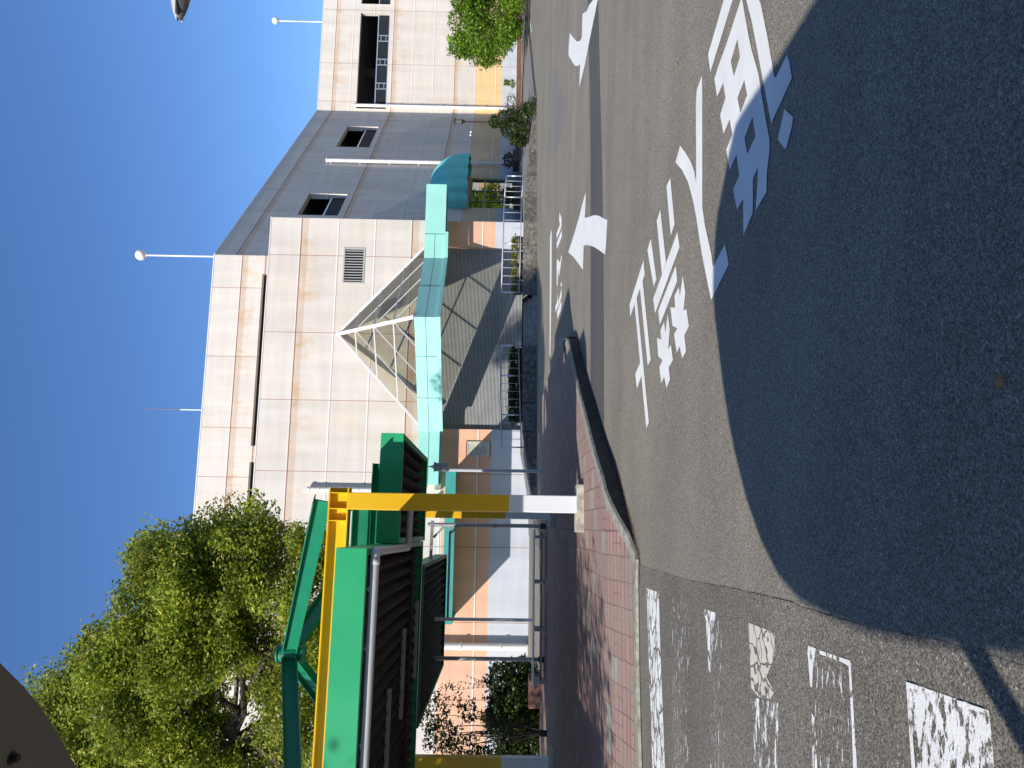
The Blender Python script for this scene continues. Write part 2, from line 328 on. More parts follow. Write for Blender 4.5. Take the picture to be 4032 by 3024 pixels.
M_bark = mat('bark', (.055, .042, .032), .95, noise=.4, nscale=10, bump=.8, bscale=25)
M_lf_tree = leafmat('leaves_tree', [(.08, .14, .02), (.26, .34, .035), (.44, .49, .055), (.60, .58, .11)], .52)
M_lf_bush = leafmat('leaves_bush', [(.06, .14, .01), (.16, .29, .02), (.28, .42, .03)], .4)
M_lf_dark = leafmat('leaves_shrub', [(.02, .045, .01), (.05, .08, .015), (.10, .13, .03)], .3)
M_lf_yel = leafmat('leaves_flower', [(.07, .10, .02), (.22, .24, .04), (.40, .34, .06)], .3)
M_lf_dry = leafmat('leaves_dry', [(.10, .08, .06), (.16, .13, .09)], .2)
def glassmat(name, tint, refl=.3):
    m = bpy.data.materials.new(name); m.use_nodes = True; n = m.node_tree.nodes; l = m.node_tree.links
    t = n.new('ShaderNodeBsdfTransparent'); t.inputs[0].default_value = (*tint, 1); gl = n.new('ShaderNodeBsdfGlossy'); gl.inputs['Roughness'].default_value = .03
    lw = n.new('ShaderNodeFresnel'); lw.inputs[0].default_value = 1.5; mr = n.new('ShaderNodeMapRange'); mr.inputs[3].default_value = refl*.3; mr.inputs[4].default_value = 1; l.new(lw.outputs[0], mr.inputs[0])
    ms = n.new('ShaderNodeMixShader'); l.new(mr.outputs[0], ms.inputs[0]); l.new(t.outputs[0], ms.inputs[1]); l.new(gl.outputs[0], ms.inputs[2]); l.new(ms.outputs[0], n['Material Output'].inputs[0]); return m
M_glass = glassmat('skylight_glass', (.72, .71, .62), .2)
M_door = glassmat('door_glass', (.35, .37, .33), 1.7)
# brick paver material
def paver():
    m = bpy.data.materials.new('interlocking_paver'); m.use_nodes = True; n = m.node_tree.nodes; l = m.node_tree.links; b = n['Principled BSDF']
    tc = n.new('ShaderNodeTexCoord'); wv = n.new('ShaderNodeTexWave'); 
    sp = n.new('ShaderNodeSeparateXYZ'); l.new(tc.outputs['Object'], sp.inputs[0])
    def tri(src, per, amp):                          # zigzag edge like interlocking pavers
        a = n.new('ShaderNodeMath'); a.operation = 'PINGPONG'; a.inputs[1].default_value = per; l.new(src, a.inputs[0])
        c = n.new('ShaderNodeMath'); c.operation = 'MULTIPLY'; c.inputs[1].default_value = amp; l.new(a.outputs[0], c.inputs[0]); return c.outputs[0]
    ax = n.new('ShaderNodeMath'); ax.operation = 'ADD'; l.new(sp.outputs['X'], ax.inputs[0]); l.new(tri(sp.outputs['Y'], .04, .5), ax.inputs[1])
    ay = n.new('ShaderNodeMath'); ay.operation = 'ADD'; l.new(sp.outputs['Y'], ay.inputs[0]); l.new(tri(sp.outputs['X'], .14, .06), ay.inputs[1])
    cb = n.new('ShaderNodeCombineXYZ'); l.new(ax.outputs[0], cb.inputs[0]); l.new(ay.outputs[0], cb.inputs[1])
    br = n.new('ShaderNodeTexBrick'); br.inputs['Scale'].default_value = 1; br.offset = 0.; br.inputs['Brick Width'].default_value = .28; br.inputs['Row Height'].default_value = .12
    br.inputs['Mortar Size'].default_value = .0075; br.inputs['Mortar Smooth'].default_value = .3; br.inputs['Bias'].default_value = -.2
    br.inputs['Color1'].default_value = (.37, .225, .20, 1); br.inputs['Color2'].default_value = (.29, .17, .155, 1); br.inputs['Mortar'].default_value = (.06, .045, .04, 1)
    l.new(cb.outputs[0], br.inputs[0])
    # half joints in every second pair of rows
    b2 = n.new('ShaderNodeTexBrick'); b2.offset = 0.; b2.inputs['Scale'].default_value = 1; b2.inputs['Brick Width'].default_value = .28; b2.inputs['Row Height'].default_value = .24; b2.inputs['Mortar Size'].default_value = .0055
    sh = n.new('ShaderNodeVectorMath'); sh.operation = 'ADD'; sh.inputs[1].default_value = (.14, .0, 0); l.new(cb.outputs[0], sh.inputs[0]); l.new(sh.outputs[0], b2.inputs[0])
    fm = n.new('ShaderNodeMath'); fm.operation = 'PINGPONG'; fm.inputs[1].default_value = .24; l.new(ay.outputs[0], fm.inputs[0]); gm = n.new('ShaderNodeMath'); gm.operation = 'GREATER_THAN'; gm.inputs[1].default_value = .12; l.new(fm.outputs[0], gm.inputs[0])
    hm = n.new('ShaderNodeMath'); hm.operation = 'MULTIPLY'; l.new(gm.outputs[0], hm.inputs[0]); l.new(b2.outputs['Fac'], hm.inputs[1])
    # scattered grey pavers
    fx = n.new('ShaderNodeVectorMath'); fx.operation = 'DIVIDE'; fx.inputs[1].default_value = (.28, .24, 1); l.new(cb.outputs[0], fx.inputs[0])
    fl = n.new('ShaderNodeVectorMath'); fl.operation = 'FLOOR'; l.new(fx.outputs[0], fl.inputs[0]); wn = n.new('ShaderNodeTexWhiteNoise'); wn.noise_dimensions = '2D'; l.new(fl.outputs[0], wn.inputs[0])
    gt = n.new('ShaderNodeMath'); gt.operation = 'GREATER_THAN'; gt.inputs[1].default_value = .9; l.new(wn.outputs[0], gt.inputs[0])
    mo = n.new('ShaderNodeMath'); mo.operation = 'SUBTRACT'; l.new(gt.outputs[0], mo.inputs[0]); l.new(br.outputs['Fac'], mo.inputs[1]); mo.use_clamp = True
    mx = n.new('ShaderNodeMixRGB'); l.new(mo.outputs[0], mx.inputs[0]); hj = n.new('ShaderNodeMixRGB'); l.new(hm.outputs[0], hj.inputs[0]); l.new(br.outputs[0], hj.inputs[1]); hj.inputs[2].default_value = (.10, .07, .06, 1); l.new(hj.outputs[0], mx.inputs[1]); mx.inputs[2].default_value = (.34, .36, .30, 1)
    ns = n.new('ShaderNodeTexNoise'); ns.inputs['Scale'].default_value = 2.; ns.inputs['Detail'].default_value = 9; ns.inputs['Roughness'].default_value = .7; l.new(tc.outputs['Object'], ns.inputs[0])
    r = ramp(n, [(.35, 0), (.62, 1)]); l.new(ns.outputs[0], r.inputs[0]); q = n.new('ShaderNodeMath'); q.operation = 'MULTIPLY'; q.inputs[1].default_value = .72; l.new(r.outputs[0], q.inputs[0])
    m2 = n.new('ShaderNodeMixRGB'); l.new(q.outputs[0], m2.inputs[0]); l.new(mx.outputs[0], m2.inputs[1]); m2.inputs[2].default_value = (.29, .235, .20, 1)
    l.new(m2.outputs[0], b.inputs['Base Color']); b.inputs['Roughness'].default_value = .9; b.inputs['Specular IOR Level'].default_value = .2
    bp = n.new('ShaderNodeBump'); bp.inputs['Strength'].default_value = .6; bp.inputs['Distance'].default_value = .006; bp.invert = True; l.new(br.outputs['Fac'], bp.inputs['Height']); l.new(bp.outputs[0], b.inputs['Normal'])
    return m
M_paver = paver()

# ================================================================ GROUND
mb = MB(); mb.face([(-400, -60, 0), (400, -60, 0), (400, 500, 0), (-400, 500, 0)]); struct(mb.build('ground', M_asph))
def sheet(name, pts, z, m, px=True):
    mb = MB(); P = [g(*p) if px else Vector((p[0], p[1], 0)) for p in pts]; mb.face([(p.x, p.y, z) for p in P])
    o = mb.build(name, m, fix=False)
    if o.data.polygons[0].normal.z < 0: o.data.flip_normals()
    return struct(o)
# smooth dark trench strip across the lane
sheet('asphalt_strip', [(2308, -300), (2314, 0), (2321, 290), (2325, 600), (2326, 1200), (2326, 1530), (2378, 1700), (2378, 1500), (2376, 900), (2370, 600), (2362, 300), (2356, 0), (2350, -300)], .002, M_strip)
sheet('asphalt_strip', [(2181, 247), (2162, 342), (2162, 560), (2158, 650), (2200, 565), (2219, 500), (2219, 400), (2190, 270)], .002, M_patch)
# newer asphalt of the zebra crossing, joined along a crack
P = [g(2519, 2225), g(2710, 2284), g(2880, 2314), g(3123, 2369), g(3152, 2387), g(3400, 2460), g(3700, 2520), g(4300, 2700)]
cr = [(p.x, p.y) for p in P]
mb = MB(); mb.face([(-8, 8.6, .0015)] + [(x, y, .0015) for x, y in cr] + [(-.6, .5, .0015), (-14, 1, .0015), (-14, 7.6, .0015)]); o = struct(mb.build('crosswalk_asphalt', M_asph2, fix=False)); 
if o.data.polygons[0].normal.z < 0: o.data.flip_normals()
mb = MB()                                   # rusty crack between the two surfaces
for i in range(len(cr)-2):
    a = Vector((*cr[i], 0)); b_ = Vector((*cr[i+1], 0)); N = 14
    for k in range(N):
        p = a.lerp(b_, k/N); q = a.lerp(b_, (k+1)/N); jw = random.uniform(.001, .005)
        if i == 0 or random.random() < .35: continue
        _ = 0; n_ = (b_-a).cross(Vector((0, 0, 1))).normalized()
        mb.face([(p.x, p.y, .0025), (q.x, q.y, .0025), (q.x+n_.x*jw, q.y+n_.y*jw, .0025), (p.x+n_.x*jw, p.y+n_.y*jw, .0025)])
struct(mb.build('road_crack', mat('crack', (.06, .035, .025), 1), fix=False))
# far lane between island and retaining wall
# ---- painted marks
def SRC(x0, y0, s, pts): return [(x0+p[0]/s, y0+p[1]/s) for p in pts]
A = lambda pts: SRC(2000, 0, 1.659, pts)
B = lambda pts: SRC(2300, 700, 1.508, pts)
Cc = lambda pts: SRC(2400, 2000, 1.3554, pts)
Ec = lambda pts: SRC(2050, 600, 2.765, pts)
Fc = lambda pts: SRC(2050, 0, 3.318, pts)
Hc = lambda pts: SRC(2050, 900, 2.767, pts)
def marks(name, polys, m, holes=(), z=.004):
    import bmesh
    bm = bmesh.new()
    for i, poly in enumerate(polys):
        zz = z+.0003*(i % 8)
        loops = [poly] + (list(holes) if i == 0 else [])
        edges = []
        for lp in loops:
            vs = []
            for p in lp:
                q = g(*p); vs.append(bm.verts.new((q.x, q.y, zz)))
            for k in range(len(vs)): edges.append(bm.edges.new((vs[k], vs[(k+1) % len(vs)])))
        bmesh.ops.triangle_fill(bm, use_beauty=True, use_dissolve=False, edges=edges, normal=(0, 0, 1))
    for f in bm.faces:
        f.normal_update()
        if f.normal.z < 0: f.normal_flip()
    me = bpy.data.meshes.new(name); bm.to_mesh(me); bm.free(); me.materials.append(m)
    o = bpy.data.objects.new(name, me); COL.objects.link(o); return struct(o)
marks('road_marking', [B([(355, 488), (362, 575), (276, 825), (272, 752)]), B([(333, 650), (350, 612), (398, 1080), (380, 1115)]), B([(302, 755), (315, 710), (387, 1452), (372, 1487)]), B([(335, 1100), (306, 1165), (316, 1253), (343, 1175)])], M_line)
marks('road_marking', [B([(398, 360), (432, 602), (415, 645), (378, 430)]), B([(455, 188), (434, 255), (465, 575), (489, 500)]), B([(557, 320), (570, 410), (424, 805), (413, 718)]), B([(548, 520), (556, 612), (452, 873), (443, 790)]), B([(515, 0), (541, 275), (518, 343), (492, 50)])], M_line)
marks('road_marking', [B([(588, 580), (604, 680), (592, 790), (610, 778), (625, 880), (598, 935), (608, 1030), (585, 1073), (570, 1000), (553, 1040), (537, 930), (556, 893), (528, 880), (515, 768), (543, 772), (540, 700), (565, 648), (572, 700)]),
 B([(499, 808), (511, 900), (502, 1020), (518, 990), (530, 1080), (505, 1128), (513, 1195), (492, 1248), (478, 1180), (461, 1220), (449, 1125), (468, 1083), (443, 1060), (435, 948), (460, 960), (456, 905), (478, 855), (485, 920)])], M_line)
marks('road_marking', [A([(1097, 1060), (1128, 950), (1165, 1000), (1200, 1060), (1220, 1120), (1233, 1190), (1231, 700), (1236, 590), (1270, 493), (1273, 600), (1273, 1350), (1290, 1470), (1332, 1659)])+B([(768, 530), (840, 395), (862, 515), (820, 600), (757, 725), (735, 620), (702, 452)])+A([(1235, 1430), (1215, 1320), (1180, 1190), (1140, 1110)])], M_line)
marks('road_marking', [A([(1532, -20), (1552, 100), (1575, 230), (1597, 330), (1640, 480), (1665, 640), (1690, 790), (1714, 920), (1712, 990), (1695, 1130), (1693, 1255), (1660, 1310), (1622, 1378), (1634, 1200), (1638, 1090), (1605, 1165), (1603, 1390), (1542, 1540), (1540, 1300), (1500, 1368), (1475, 1240), (1515, 1145), (1497, 1010), (1452, 1110), (1430, 975), (1470, 880), (1452, 780), (1412, 873), (1390, 750), (1425, 640), (1410, 540), (1370, 632), (1352, 515), (1375, 440), (1430, 290)]),
 A([(1425, -40), (1484, -40), (1326, 472), (1311, 355)]),
 A([(1552, -40), (1625, -40), (1655, 20), (1700, 240), (1745, 500), (1757, 505), (1828, 355), (1845, 410), (1860, 510), (1725, 805), (1690, 625), (1600, 150), (1577, 60)]),
 A([(1812, 712), (1868, 765), (1860, 830), (1828, 952), (1815, 975), (1768, 910)])], M_line,
 holes=[A([(1503, 255), (1520, 370), (1480, 498), (1460, 400)]), A([(1548, 522), (1567, 620), (1523, 738), (1503, 640)]), A([(1602, 762), (1622, 890), (1568, 1008), (1550, 900)])])
marks('road_arrow', [Ec([(711, 430), (708, 560), (700, 715), (755, 700), (800, 683), (850, 688), (900, 715), (947, 738), (932, 1000), (922, 1112), (850, 1060), (800, 1028), (760, 1015), (720, 1008), (688, 1015), (685, 1150), (680, 1278), (580, 1140), (520, 1088), (585, 890), (640, 700), (680, 540)])], M_line)
marks('road_arrow', [Fc([(985, -60), (950, 0), (900, 60), (870, 140), (812, 180), (805, 400), (800, 500), (770, 540), (735, 540), (690, 490), (645, 430), (630, 600), (627, 720), (650, 760), (680, 815), (715, 860), (750, 862), (780, 835), (768, 1145), (840, 850), (880, 640), (950, 290), (1022, -60)])], M_line)
marks('stop_line', [Hc([(335, 10), (340, 30), (338, 500), (332, 950), (325, 1392), (317, 1385), (318, 970), (322, 100)])], M_line)
marks('road_marking', [Ec([(425, 650), (448, 720), (447, 800), (430, 860), (392, 945), (393, 880), (430, 780), (420, 740)]), Ec([(448, 850), (452, 910), (398, 1055), (393, 990)]), Ec([(445, 1110), (450, 1140), (420, 1365), (412, 1255), (405, 1450), (395, 1455), (395, 1180), (403, 1160), (430, 1200)]),
 Hc([(442, 580), (452, 600), (447, 640), (438, 620)]), Hc([(403, 690), (412, 800), (448, 650), (450, 740), (420, 830), (383, 915), (380, 850), (400, 800)]), Hc([(445, 780), (447, 840), (437, 900), (402, 985), (400, 910)])], M_line)
marks('road_marking', [Fc([(118, 265), (128, 265), (135, 360), (148, 415), (140, 420), (125, 350)])], M_line)
# zebra bars, worn to different degrees
marks('crosswalk_bar', [Cc([(200, 428), (265, 450), (272, 700), (298, 1388), (305, 1600), (238, 1600), (213, 850)])], M_worn[0])
marks('crosswalk_bar', [Cc([(330, 475), (425, 510), (432, 1388), (435, 1600), (345, 1600)])], M_worn[2])
marks('crosswalk_bar', [Cc([(497, 533), (568, 560), (562, 640), (550, 760), (546, 890), (532, 860), (522, 700), (518, 600)])], M_worn[0])
marks('crosswalk_bar', [Cc([(540, 600), (605, 600), (625, 1388), (630, 1600), (540, 1600)])], M_worn[2])
marks('crosswalk_bar', [Cc([(745, 612), (885, 665), (890, 780), (840, 900), (885, 980), (860, 1020), (800, 1010), (760, 960)])], M_worn[3])
marks('crosswalk_bar', [Cc([(765, 1010), (905, 1040), (905, 1388), (910, 1600), (780, 1600)])], M_worn[1])
marks('crosswalk_bar', [Cc([(1058, 730), (1105, 750), (1090, 860), (1085, 960), (1075, 950)]), Cc([(1105, 752), (1290, 815), (1292, 850), (1240, 820), (1110, 775)]), Cc([(1280, 820), (1292, 818), (1327, 1388), (1332, 1600), (1312, 1600), (1300, 1200)]), Cc([(1083, 1090), (1100, 1120), (1115, 1388), (1118, 1600), (1096, 1600)])], M_worn[0])
marks('crosswalk_bar', [Cc([(1090, 780), (1285, 840), (1310, 1388), (1318, 1600), (1105, 1600)])], M_worn[2], z=.0062)
marks('crosswalk_bar', [Cc([(1592, 928), (1700, 965), (1890, 1030), (2030, 1080), (2045, 1200), (2060, 1388), (2075, 1600), (1640, 1600), (1630, 1388), (1600, 1000)])], M_worn[4])
marks('crosswalk_bar', [Cc([(1592, 928), (1700, 962), (1712, 985), (1605, 960)]), Cc([(1865, 1025), (2030, 1080), (2030, 1100), (1870, 1060)]), Cc([(1592, 928), (1604, 932), (1642, 1388), (1648, 1600), (1636, 1600)])], M_worn[0], z=.0062)

# ================================================================ TRAFFIC ISLAND (brick pavement)
K0 = 2.765
outb = SRC(2050, 1100, K0, [(520, 640), (625, 640), (655, 760), (690, 900), (770, 1210), (830, 1400), (905, 1659)])+SRC(2150, 1700, K0, [(700, 230), (790, 480), (835, 650), (900, 900), (950, 1080), (1000, 1300), (1020, 1390)])+[(2518, 2300), (2521, 2511), (2523, 2663), (2530, 2940), (2533, 3024), (2540, 3200), (2550, 3500)]
farb = [(2234, 1335), (2209, 1389), (2176, 1450), (2158, 1500), (2138, 1569), (2138, 1847)]
OB = [g(*p) for p in outb]
ax0 = g(2519, 2203); ax1 = g(2533, 3024); _dir = (ax1-ax0).normalized(); _nrm = Vector((-_dir.y, _dir.x, 0)); _nrm = _nrm if _nrm.y > 0 else -_nrm
def iz(p):                                  # height of pavement: flush at the crossing, full kerb beyond
    d = (Vector((p[0], p[1], 0))-Vector((ax0.x, ax0.y, 0))).dot(_nrm)
    t = min(max((d-.02)/1.25, 0), 1); t = t*t*(3-2*t); return .022+.185*t
FB = [g(x, y, .2) for x, y in farb]
back = [Vector((-6.2, 22.2, 0)), Vector((-30, 18, 0)), Vector((-30, 4.5, 0))]
loop = [Vector((p.x, p.y, 0)) for p in OB]            # from tip down to left
poly = [Vector((p.x, p.y, 0)) for p in FB[::-1]]
outer = loop + [Vector((-30, 4.0, 0))] + [Vector((-30, 19.5, 0))] + poly[:1] + poly[1:]
# kerb inner offset
def offset(ptsl, d):
    r = []
    for i, p in enumerate(ptsl):
        a = ptsl[max(i-1, 0)]; b_ = ptsl[min(i+1, len(ptsl)-1)]; t = (b_-a).normalized(); n_ = Vector((t.y, -t.x, 0)); r.append(p+n_*d)
    return r
inn = offset(loop, -.17) if (offset(loop, -.17)[8]-Vector((-8, 12, 0))).length < (loop[8]-Vector((-8, 12, 0))).length else offset(loop, .17)
# pavement surface as fine grid clipped to polygon
def inside(p, poly_):
    c = False; n_ = len(poly_); j = n_-1
    for i in range(n_):
        a, b_ = poly_[i], poly_[j]
        if (a.y > p[1]) != (b_.y > p[1]) and p[0] < (b_.x-a.x)*(p[1]-a.y)/(b_.y-a.y)+a.x: c = not c
        j = i
    return c
import bmesh
def surface(name, polyv, m, zf, step=.5, org=(0, 0), az=0.):
    bm = bmesh.new(); vs = [bm.verts.new((p.x, p.y, 0)) for p in polyv]; bm.faces.new(vs)
    xs = [p.x for p in polyv]; ys = [p.y for p in polyv]
    x = max(min(xs), -12)
    for (lo_, hi_, ax) in ((max(min(xs), -13), max(xs), 0), (min(ys), min(max(ys), 24), 1)):
        t = lo_+step*.37
        while t < hi_:
            co = (t, 0, 0) if ax == 0 else (0, t, 0); no = (1, 0, 0) if ax == 0 else (0, 1, 0)
            bmesh.ops.bisect_plane(bm, geom=bm.verts[:]+bm.edges[:]+bm.faces[:], plane_co=co, plane_no=no); t += step
    for v in bm.verts: v.co.z = zf(v.co)
    bmesh.ops.triangulate(bm, faces=bm.faces)
    for f in bm.faces:
        f.normal_update()
        if f.normal.z < 0: f.normal_flip()
    Mi = (Matrix.Translation((org[0], org[1], 0)) @ Matrix.Rotation(az, 4, 'Z'))
    bm.transform(Mi.inverted())
    me = bpy.data.meshes.new(name); bm.to_mesh(me); bm.free(); me.materials.append(m); o = bpy.data.objects.new(name, me); COL.objects.link(o); o.matrix_world = Mi; return struct(o)
inner_poly = inn + [Vector((-30, 4.2, 0)), Vector((-30, 19.5, 0))] + poly
az_br = math.atan2(_dir.y, _dir.x)
surface('pavement', inner_poly, M_paver, lambda p: iz(p), .45, (ax0.x, ax0.y), az_br)
# kerb stones: rounded section swept along the outer loop
def sweep_kerb(name, O, I, m):
    bm = MB(); prof = []
    def dens(L, n_=4):
        r = []
        for i in range(len(L)-1):
            for k in range(n_): r.append(L[i].lerp(L[i+1], k/n_))
        return r+[L[-1]]
    O = dens(O); I = dens(I); rows = []
    for o_, i_ in zip(O, I):
        z = iz(i_)+.006; t = (i_-o_)
        rows.append([(o_.x, o_.y, -.02), (o_.x+t.x*.04, o_.y+t.y*.04, max(z-.03, .012)), (o_.x+t.x*.16, o_.y+t.y*.16, z), (i_.x, i_.y, z), (i_.x+t.x*.05, i_.y+t.y*.05, z-.02)])
    n_ = len(rows[0]); base = 0
    for r in rows: bm.v += r
    for i in range(len(rows)-1):
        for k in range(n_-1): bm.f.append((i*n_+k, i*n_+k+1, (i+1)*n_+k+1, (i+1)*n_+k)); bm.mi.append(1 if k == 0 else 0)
    return struct(bm.build(name, m))
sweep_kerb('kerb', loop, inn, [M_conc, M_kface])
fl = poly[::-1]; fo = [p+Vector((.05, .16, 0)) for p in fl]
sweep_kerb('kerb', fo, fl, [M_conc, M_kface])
# rusty leaf litter in the gutter
mb = MB(); 
for i in range(900):
    k = random.choice(range(6, len(loop)-7)); t = random.random(); p = loop[k].lerp(loop[k+1], t)
    if p.y > 13: continue
    n_ = (inn[k]-loop[k]).normalized(); d = abs(random.gauss(0, .035)); q = p-n_*(d+.004); a = random.random()*6.28; r_ = random.uniform(.004, .012); z = .006+random.random()*.008
    mb.face([(q.x+r_*math.cos(a+j*2.1), q.y+r_*math.sin(a+j*2.1), z+random.uniform(0, .006)) for j in range(3)])
o = mb.build('leaf_litter', M_rust, fix=False); o['kind'] = 'stuff'
# a few fallen leaves on the road
for (x, y) in ((2672, 250), (3957, 1497)):
    p = g(x, y); mb = MB(); s_ = .02
    mb.face([(-s_, -s_*.5, .0), (0, -s_*.7, .008), (s_*1.2, 0, .004), (0, s_*.6, .012), (-s_, s_*.4, .002)])
    o = mb.build('fallen_leaf', mat('dry_leaf', (.45, .17, .05), .7)); o.location = (p.x, p.y, .012)
    tag(o, 'dry orange leaf lying on the asphalt between the painted characters' if x < 3000 else 'curled brown leaf lying in the dark foreground shadow', 'leaf')

# ================================================================ RETAINING WALL, STEPS, PLAZA
RW = [(2150, 2113, 2112), (2000, 2113, 2103), (1900, 2113, 2085), (1800, 2113, 2072), (1700, 2113, 2058), (1360, 2113, 2057), (1160, 2113, 2059), (870, 2115, 2064), (775, 2114, 2068), (690, 2114, 2075), (600, 2113, 2083), (530, 2113, 2090), (450, 2113, 2102), (385, 2112, 2109)]
RP = []
for y, xb, xt in RW:
    b0 = g(xb, y); r = ray(xt, y); z = H+(b0.y/r.y)*r.z; RP.append((Vector((b0.x, b0.y, 0)), max(z, .02)))
def rwall(name, idx, label):
    t = empty(name, RP[idx[0]][0], 0, label, 'retaining wall'); mb = MB(); o0 = RP[idx[0]][0]
    for a, b_ in zip(idx[:-1], idx[1:]):
        (p, zp), (q, zq) = RP[a], RP[b_]; n_ = Vector((0, .22, 0)); L = (q-p).length; N = max(1, round(L/1.25))
        for k in range(N):
            e0 = p.lerp(q, k/N); e1 = p.lerp(q, (k+1)/N-.022/L); z0 = zp+(zq-zp)*k/N; z1 = zp+(zq-zp)*(k+1)/N
            e0 = e0-o0; e1 = e1-o0
            v = [e0, e1, e1+n_, e0+n_]; bb = len(mb.v); mb.v += [(a_.x, a_.y, -.05) for a_ in v]+[(v[0].x, v[0].y, z0), (v[1].x, v[1].y, z1), (v[2].x, v[2].y, z1), (v[3].x, v[3].y, z0)]
            for f in ((0, 1, 5, 4), (1, 2, 6, 5), (2, 3, 7, 6), (3, 0, 4, 7), (4, 5, 6, 7)): mb.f.append(tuple(bb+i for i in f)); mb.mi.append(0)
            c = (e0+e1)/2
            if z0 > .3:
                mb.cur = 1; mb.lathe([(0, 0), (.03, 0), (.03, .002)], (0, 0, 0), 10); nn = 30
                for i in range(len(mb.v)-nn, len(mb.v)):
                    vx = mb.v[i]; mb.v[i] = (c.x+vx[0], c.y-.003-vx[2], .14+vx[1])
                mb.cur = 0
    bevel(mb.build('wall', [M_moss, M_dark], t), .012)
    return t
rwall('retaining_wall', [0, 1, 2, 3, 4, 5], 'dark mossy concrete retaining wall in shade left of the steps')
rwall('retaining_wall', [6, 7, 8, 9, 10, 11, 12, 13], 'stained sunlit concrete retaining wall with weep holes right of the steps')
# steps
p0, zp = RP[5]; p1, zq = RP[6]; st = empty('steps', p0, 0, 'shallow concrete steps between the two retaining walls in front of the shutter', 'steps')
dv = (p1-p0); ang = math.atan2(dv.y, dv.x); Mst = Matrix.Rotation(ang, 4, 'Z'); mb = MB()
for k in range(3): mb.box(.002, dv.length-.002, .05+.33*k, 1.4, -.02+.19*k*.95, .19*(k+1)*.95, Mst)
bevel(mb.build('tread', M_stair, st), .01)
# plaza surface behind the wall
mb = MB(); fr = [(p+Vector((0, .1, 0)), z-.012) for p, z in RP]
for (p, z), (q, z2) in zip(fr[:-1], fr[1:]):
    f0 = lambda v: Vector((v.x*1.9-1.5, 78, 0)); m0 = lambda v: Vector((v.x*1.12, v.y+5, 0)); zm = .5
    if abs(p.x-RP[5][0].x) < .2: p = p+Vector((0, 1.2, 0)); 
    if abs(q.x-RP[6][0].x) < .2 and abs(p.x-RP[5][0].x) < .2: q = q+Vector((0, 1.2, 0))
    zl = lambda z_: z_ if z_ < .3 else .5
    a, b_, c, d = m0(p), m0(q), f0(q), f0(p)
    mb.face([(p.x, p.y, z), (q.x, q.y, z2), (b_.x, b_.y, zl(z2)), (a.x, a.y, zl(z))]); mb.face([(a.x, a.y, zl(z)), (b_.x, b_.y, zl(z2)), (c.x, c.y, .6), (d.x, d.y, .6)])
p, z = fr[-1]; e1 = g(2092, 170); e2 = g(2064, 40); e3 = Vector((60, 78, 0)); a = m0(p); c = f0(p)
mb.face([(p.x, p.y, z), (e1.x, e1.y, .05), (c.x, c.y, .6), (a.x, a.y, z)]); mb.face([(e1.x, e1.y, .05), (e2.x, e2.y, .1), (90, 66, .15), (120, 80, .6), (c.x, c.y, .6)])
struct(mb.build('plaza', M_far))
# pale kerb line of the plaza at the right
mb = MB(); pts = [g(2113, 385), g(2100, 260), g(2091, 170), g(2078, 95), g(2062, 30), g(2050, -100)]
for a, b_ in zip(pts[:-1], pts[1:]): mb.bar((a.x, a.y, .05), (b_.x, b_.y, .06), .18, .16)
struct(mb.build('kerb', M_conc))

# ================================================================ BUILDING
F = FR(g(2083, 2201), AZ)
UD = 5.0                                    # upper storey stands this far behind the lower front
s_right = F.px(1300, 860)[0]; u_right = F.px(960, 1005, UD)[0]
zTOP = F.px(845, 1003, UD)[1]; zLOW = F.px(1070, 862)[1]
cornerU = F.w(u_right, UD)
# far corner of the shaded wing: along 45 deg from that corner until picture row 435
W_az = AZ+math.pi/4; WG = FR(cornerU, W_az)
def solve_len():
    best = None
    for i in range(1000, 6000):
        t = i*.01; p = WG.w(t, 0, zTOP); d = p-C0; c = Vector((d.dot(cR), d.dot(cU), d.dot(cF))); y = 1512-FPX*c.x/c.z
        if y <= 434: return t
    return 30
wl = solve_len(); cornerR = WG.w(wl, 0); RWg = FR(cornerR, AZ)
print('SURVEY right', s_right, 'u_right', u_right, 'ztop', zTOP, 'zlow', zLOW, 'cornerU', cornerU, 'winglen', wl, 'cornerR', cornerR)
zj = [2.55, 4.38, 6.24, 8.12, 10.02, 11.95]; zup = [15.55, 17.1]; zw = [F.px(1, 1)[1]*0+z for z in (2.45, 4.33, 6.2, 8.1, 10.0, 11.85, 13.65, 15.5, 17.1)]
sj = [F.px(1110, y)[0] for y in (1003, 1307, 1573, 1854)]; stp = sj[-2]-sj[-1]; sj += [sj[-1]-stp*k for k in range(1, 9)]
zj2=0; su = [F.px(900, y, UD)[0] for y in (1132, 1403, 1683, 1878)]; su += [su[-1]-3.6*k for k in range(1, 8)]
M_w1 = wallmat('concrete_panels_lower', zj, [6.24, 11.95], sorted(sj), True, 1, peach=(.82, .50, .34))
M_w2 = wallmat('concrete_panels_upper', [zTOP-1.65], [zTOP-1.65, zTOP-3.0], sorted(su), False, 4)
M_w3 = wallmat('concrete_panels_wing', zw, [6.2, 11.85, 17.1], [6.5, 13.2, 20.0, 26.0], True, 8, peach=(.74, .58, .38))
M_w4 = wallmat('concrete_panels_right', zw, [6.2, 11.85, 17.1], [.9, 4.6, 9.9, 15.2, 20.5], True, 11, peach=(.90, .64, .33))
bld = empty('parking_building', (0, 0, 0), 0, 'large cream parking building with peach and grey base and an angled shaded wing', 'building')
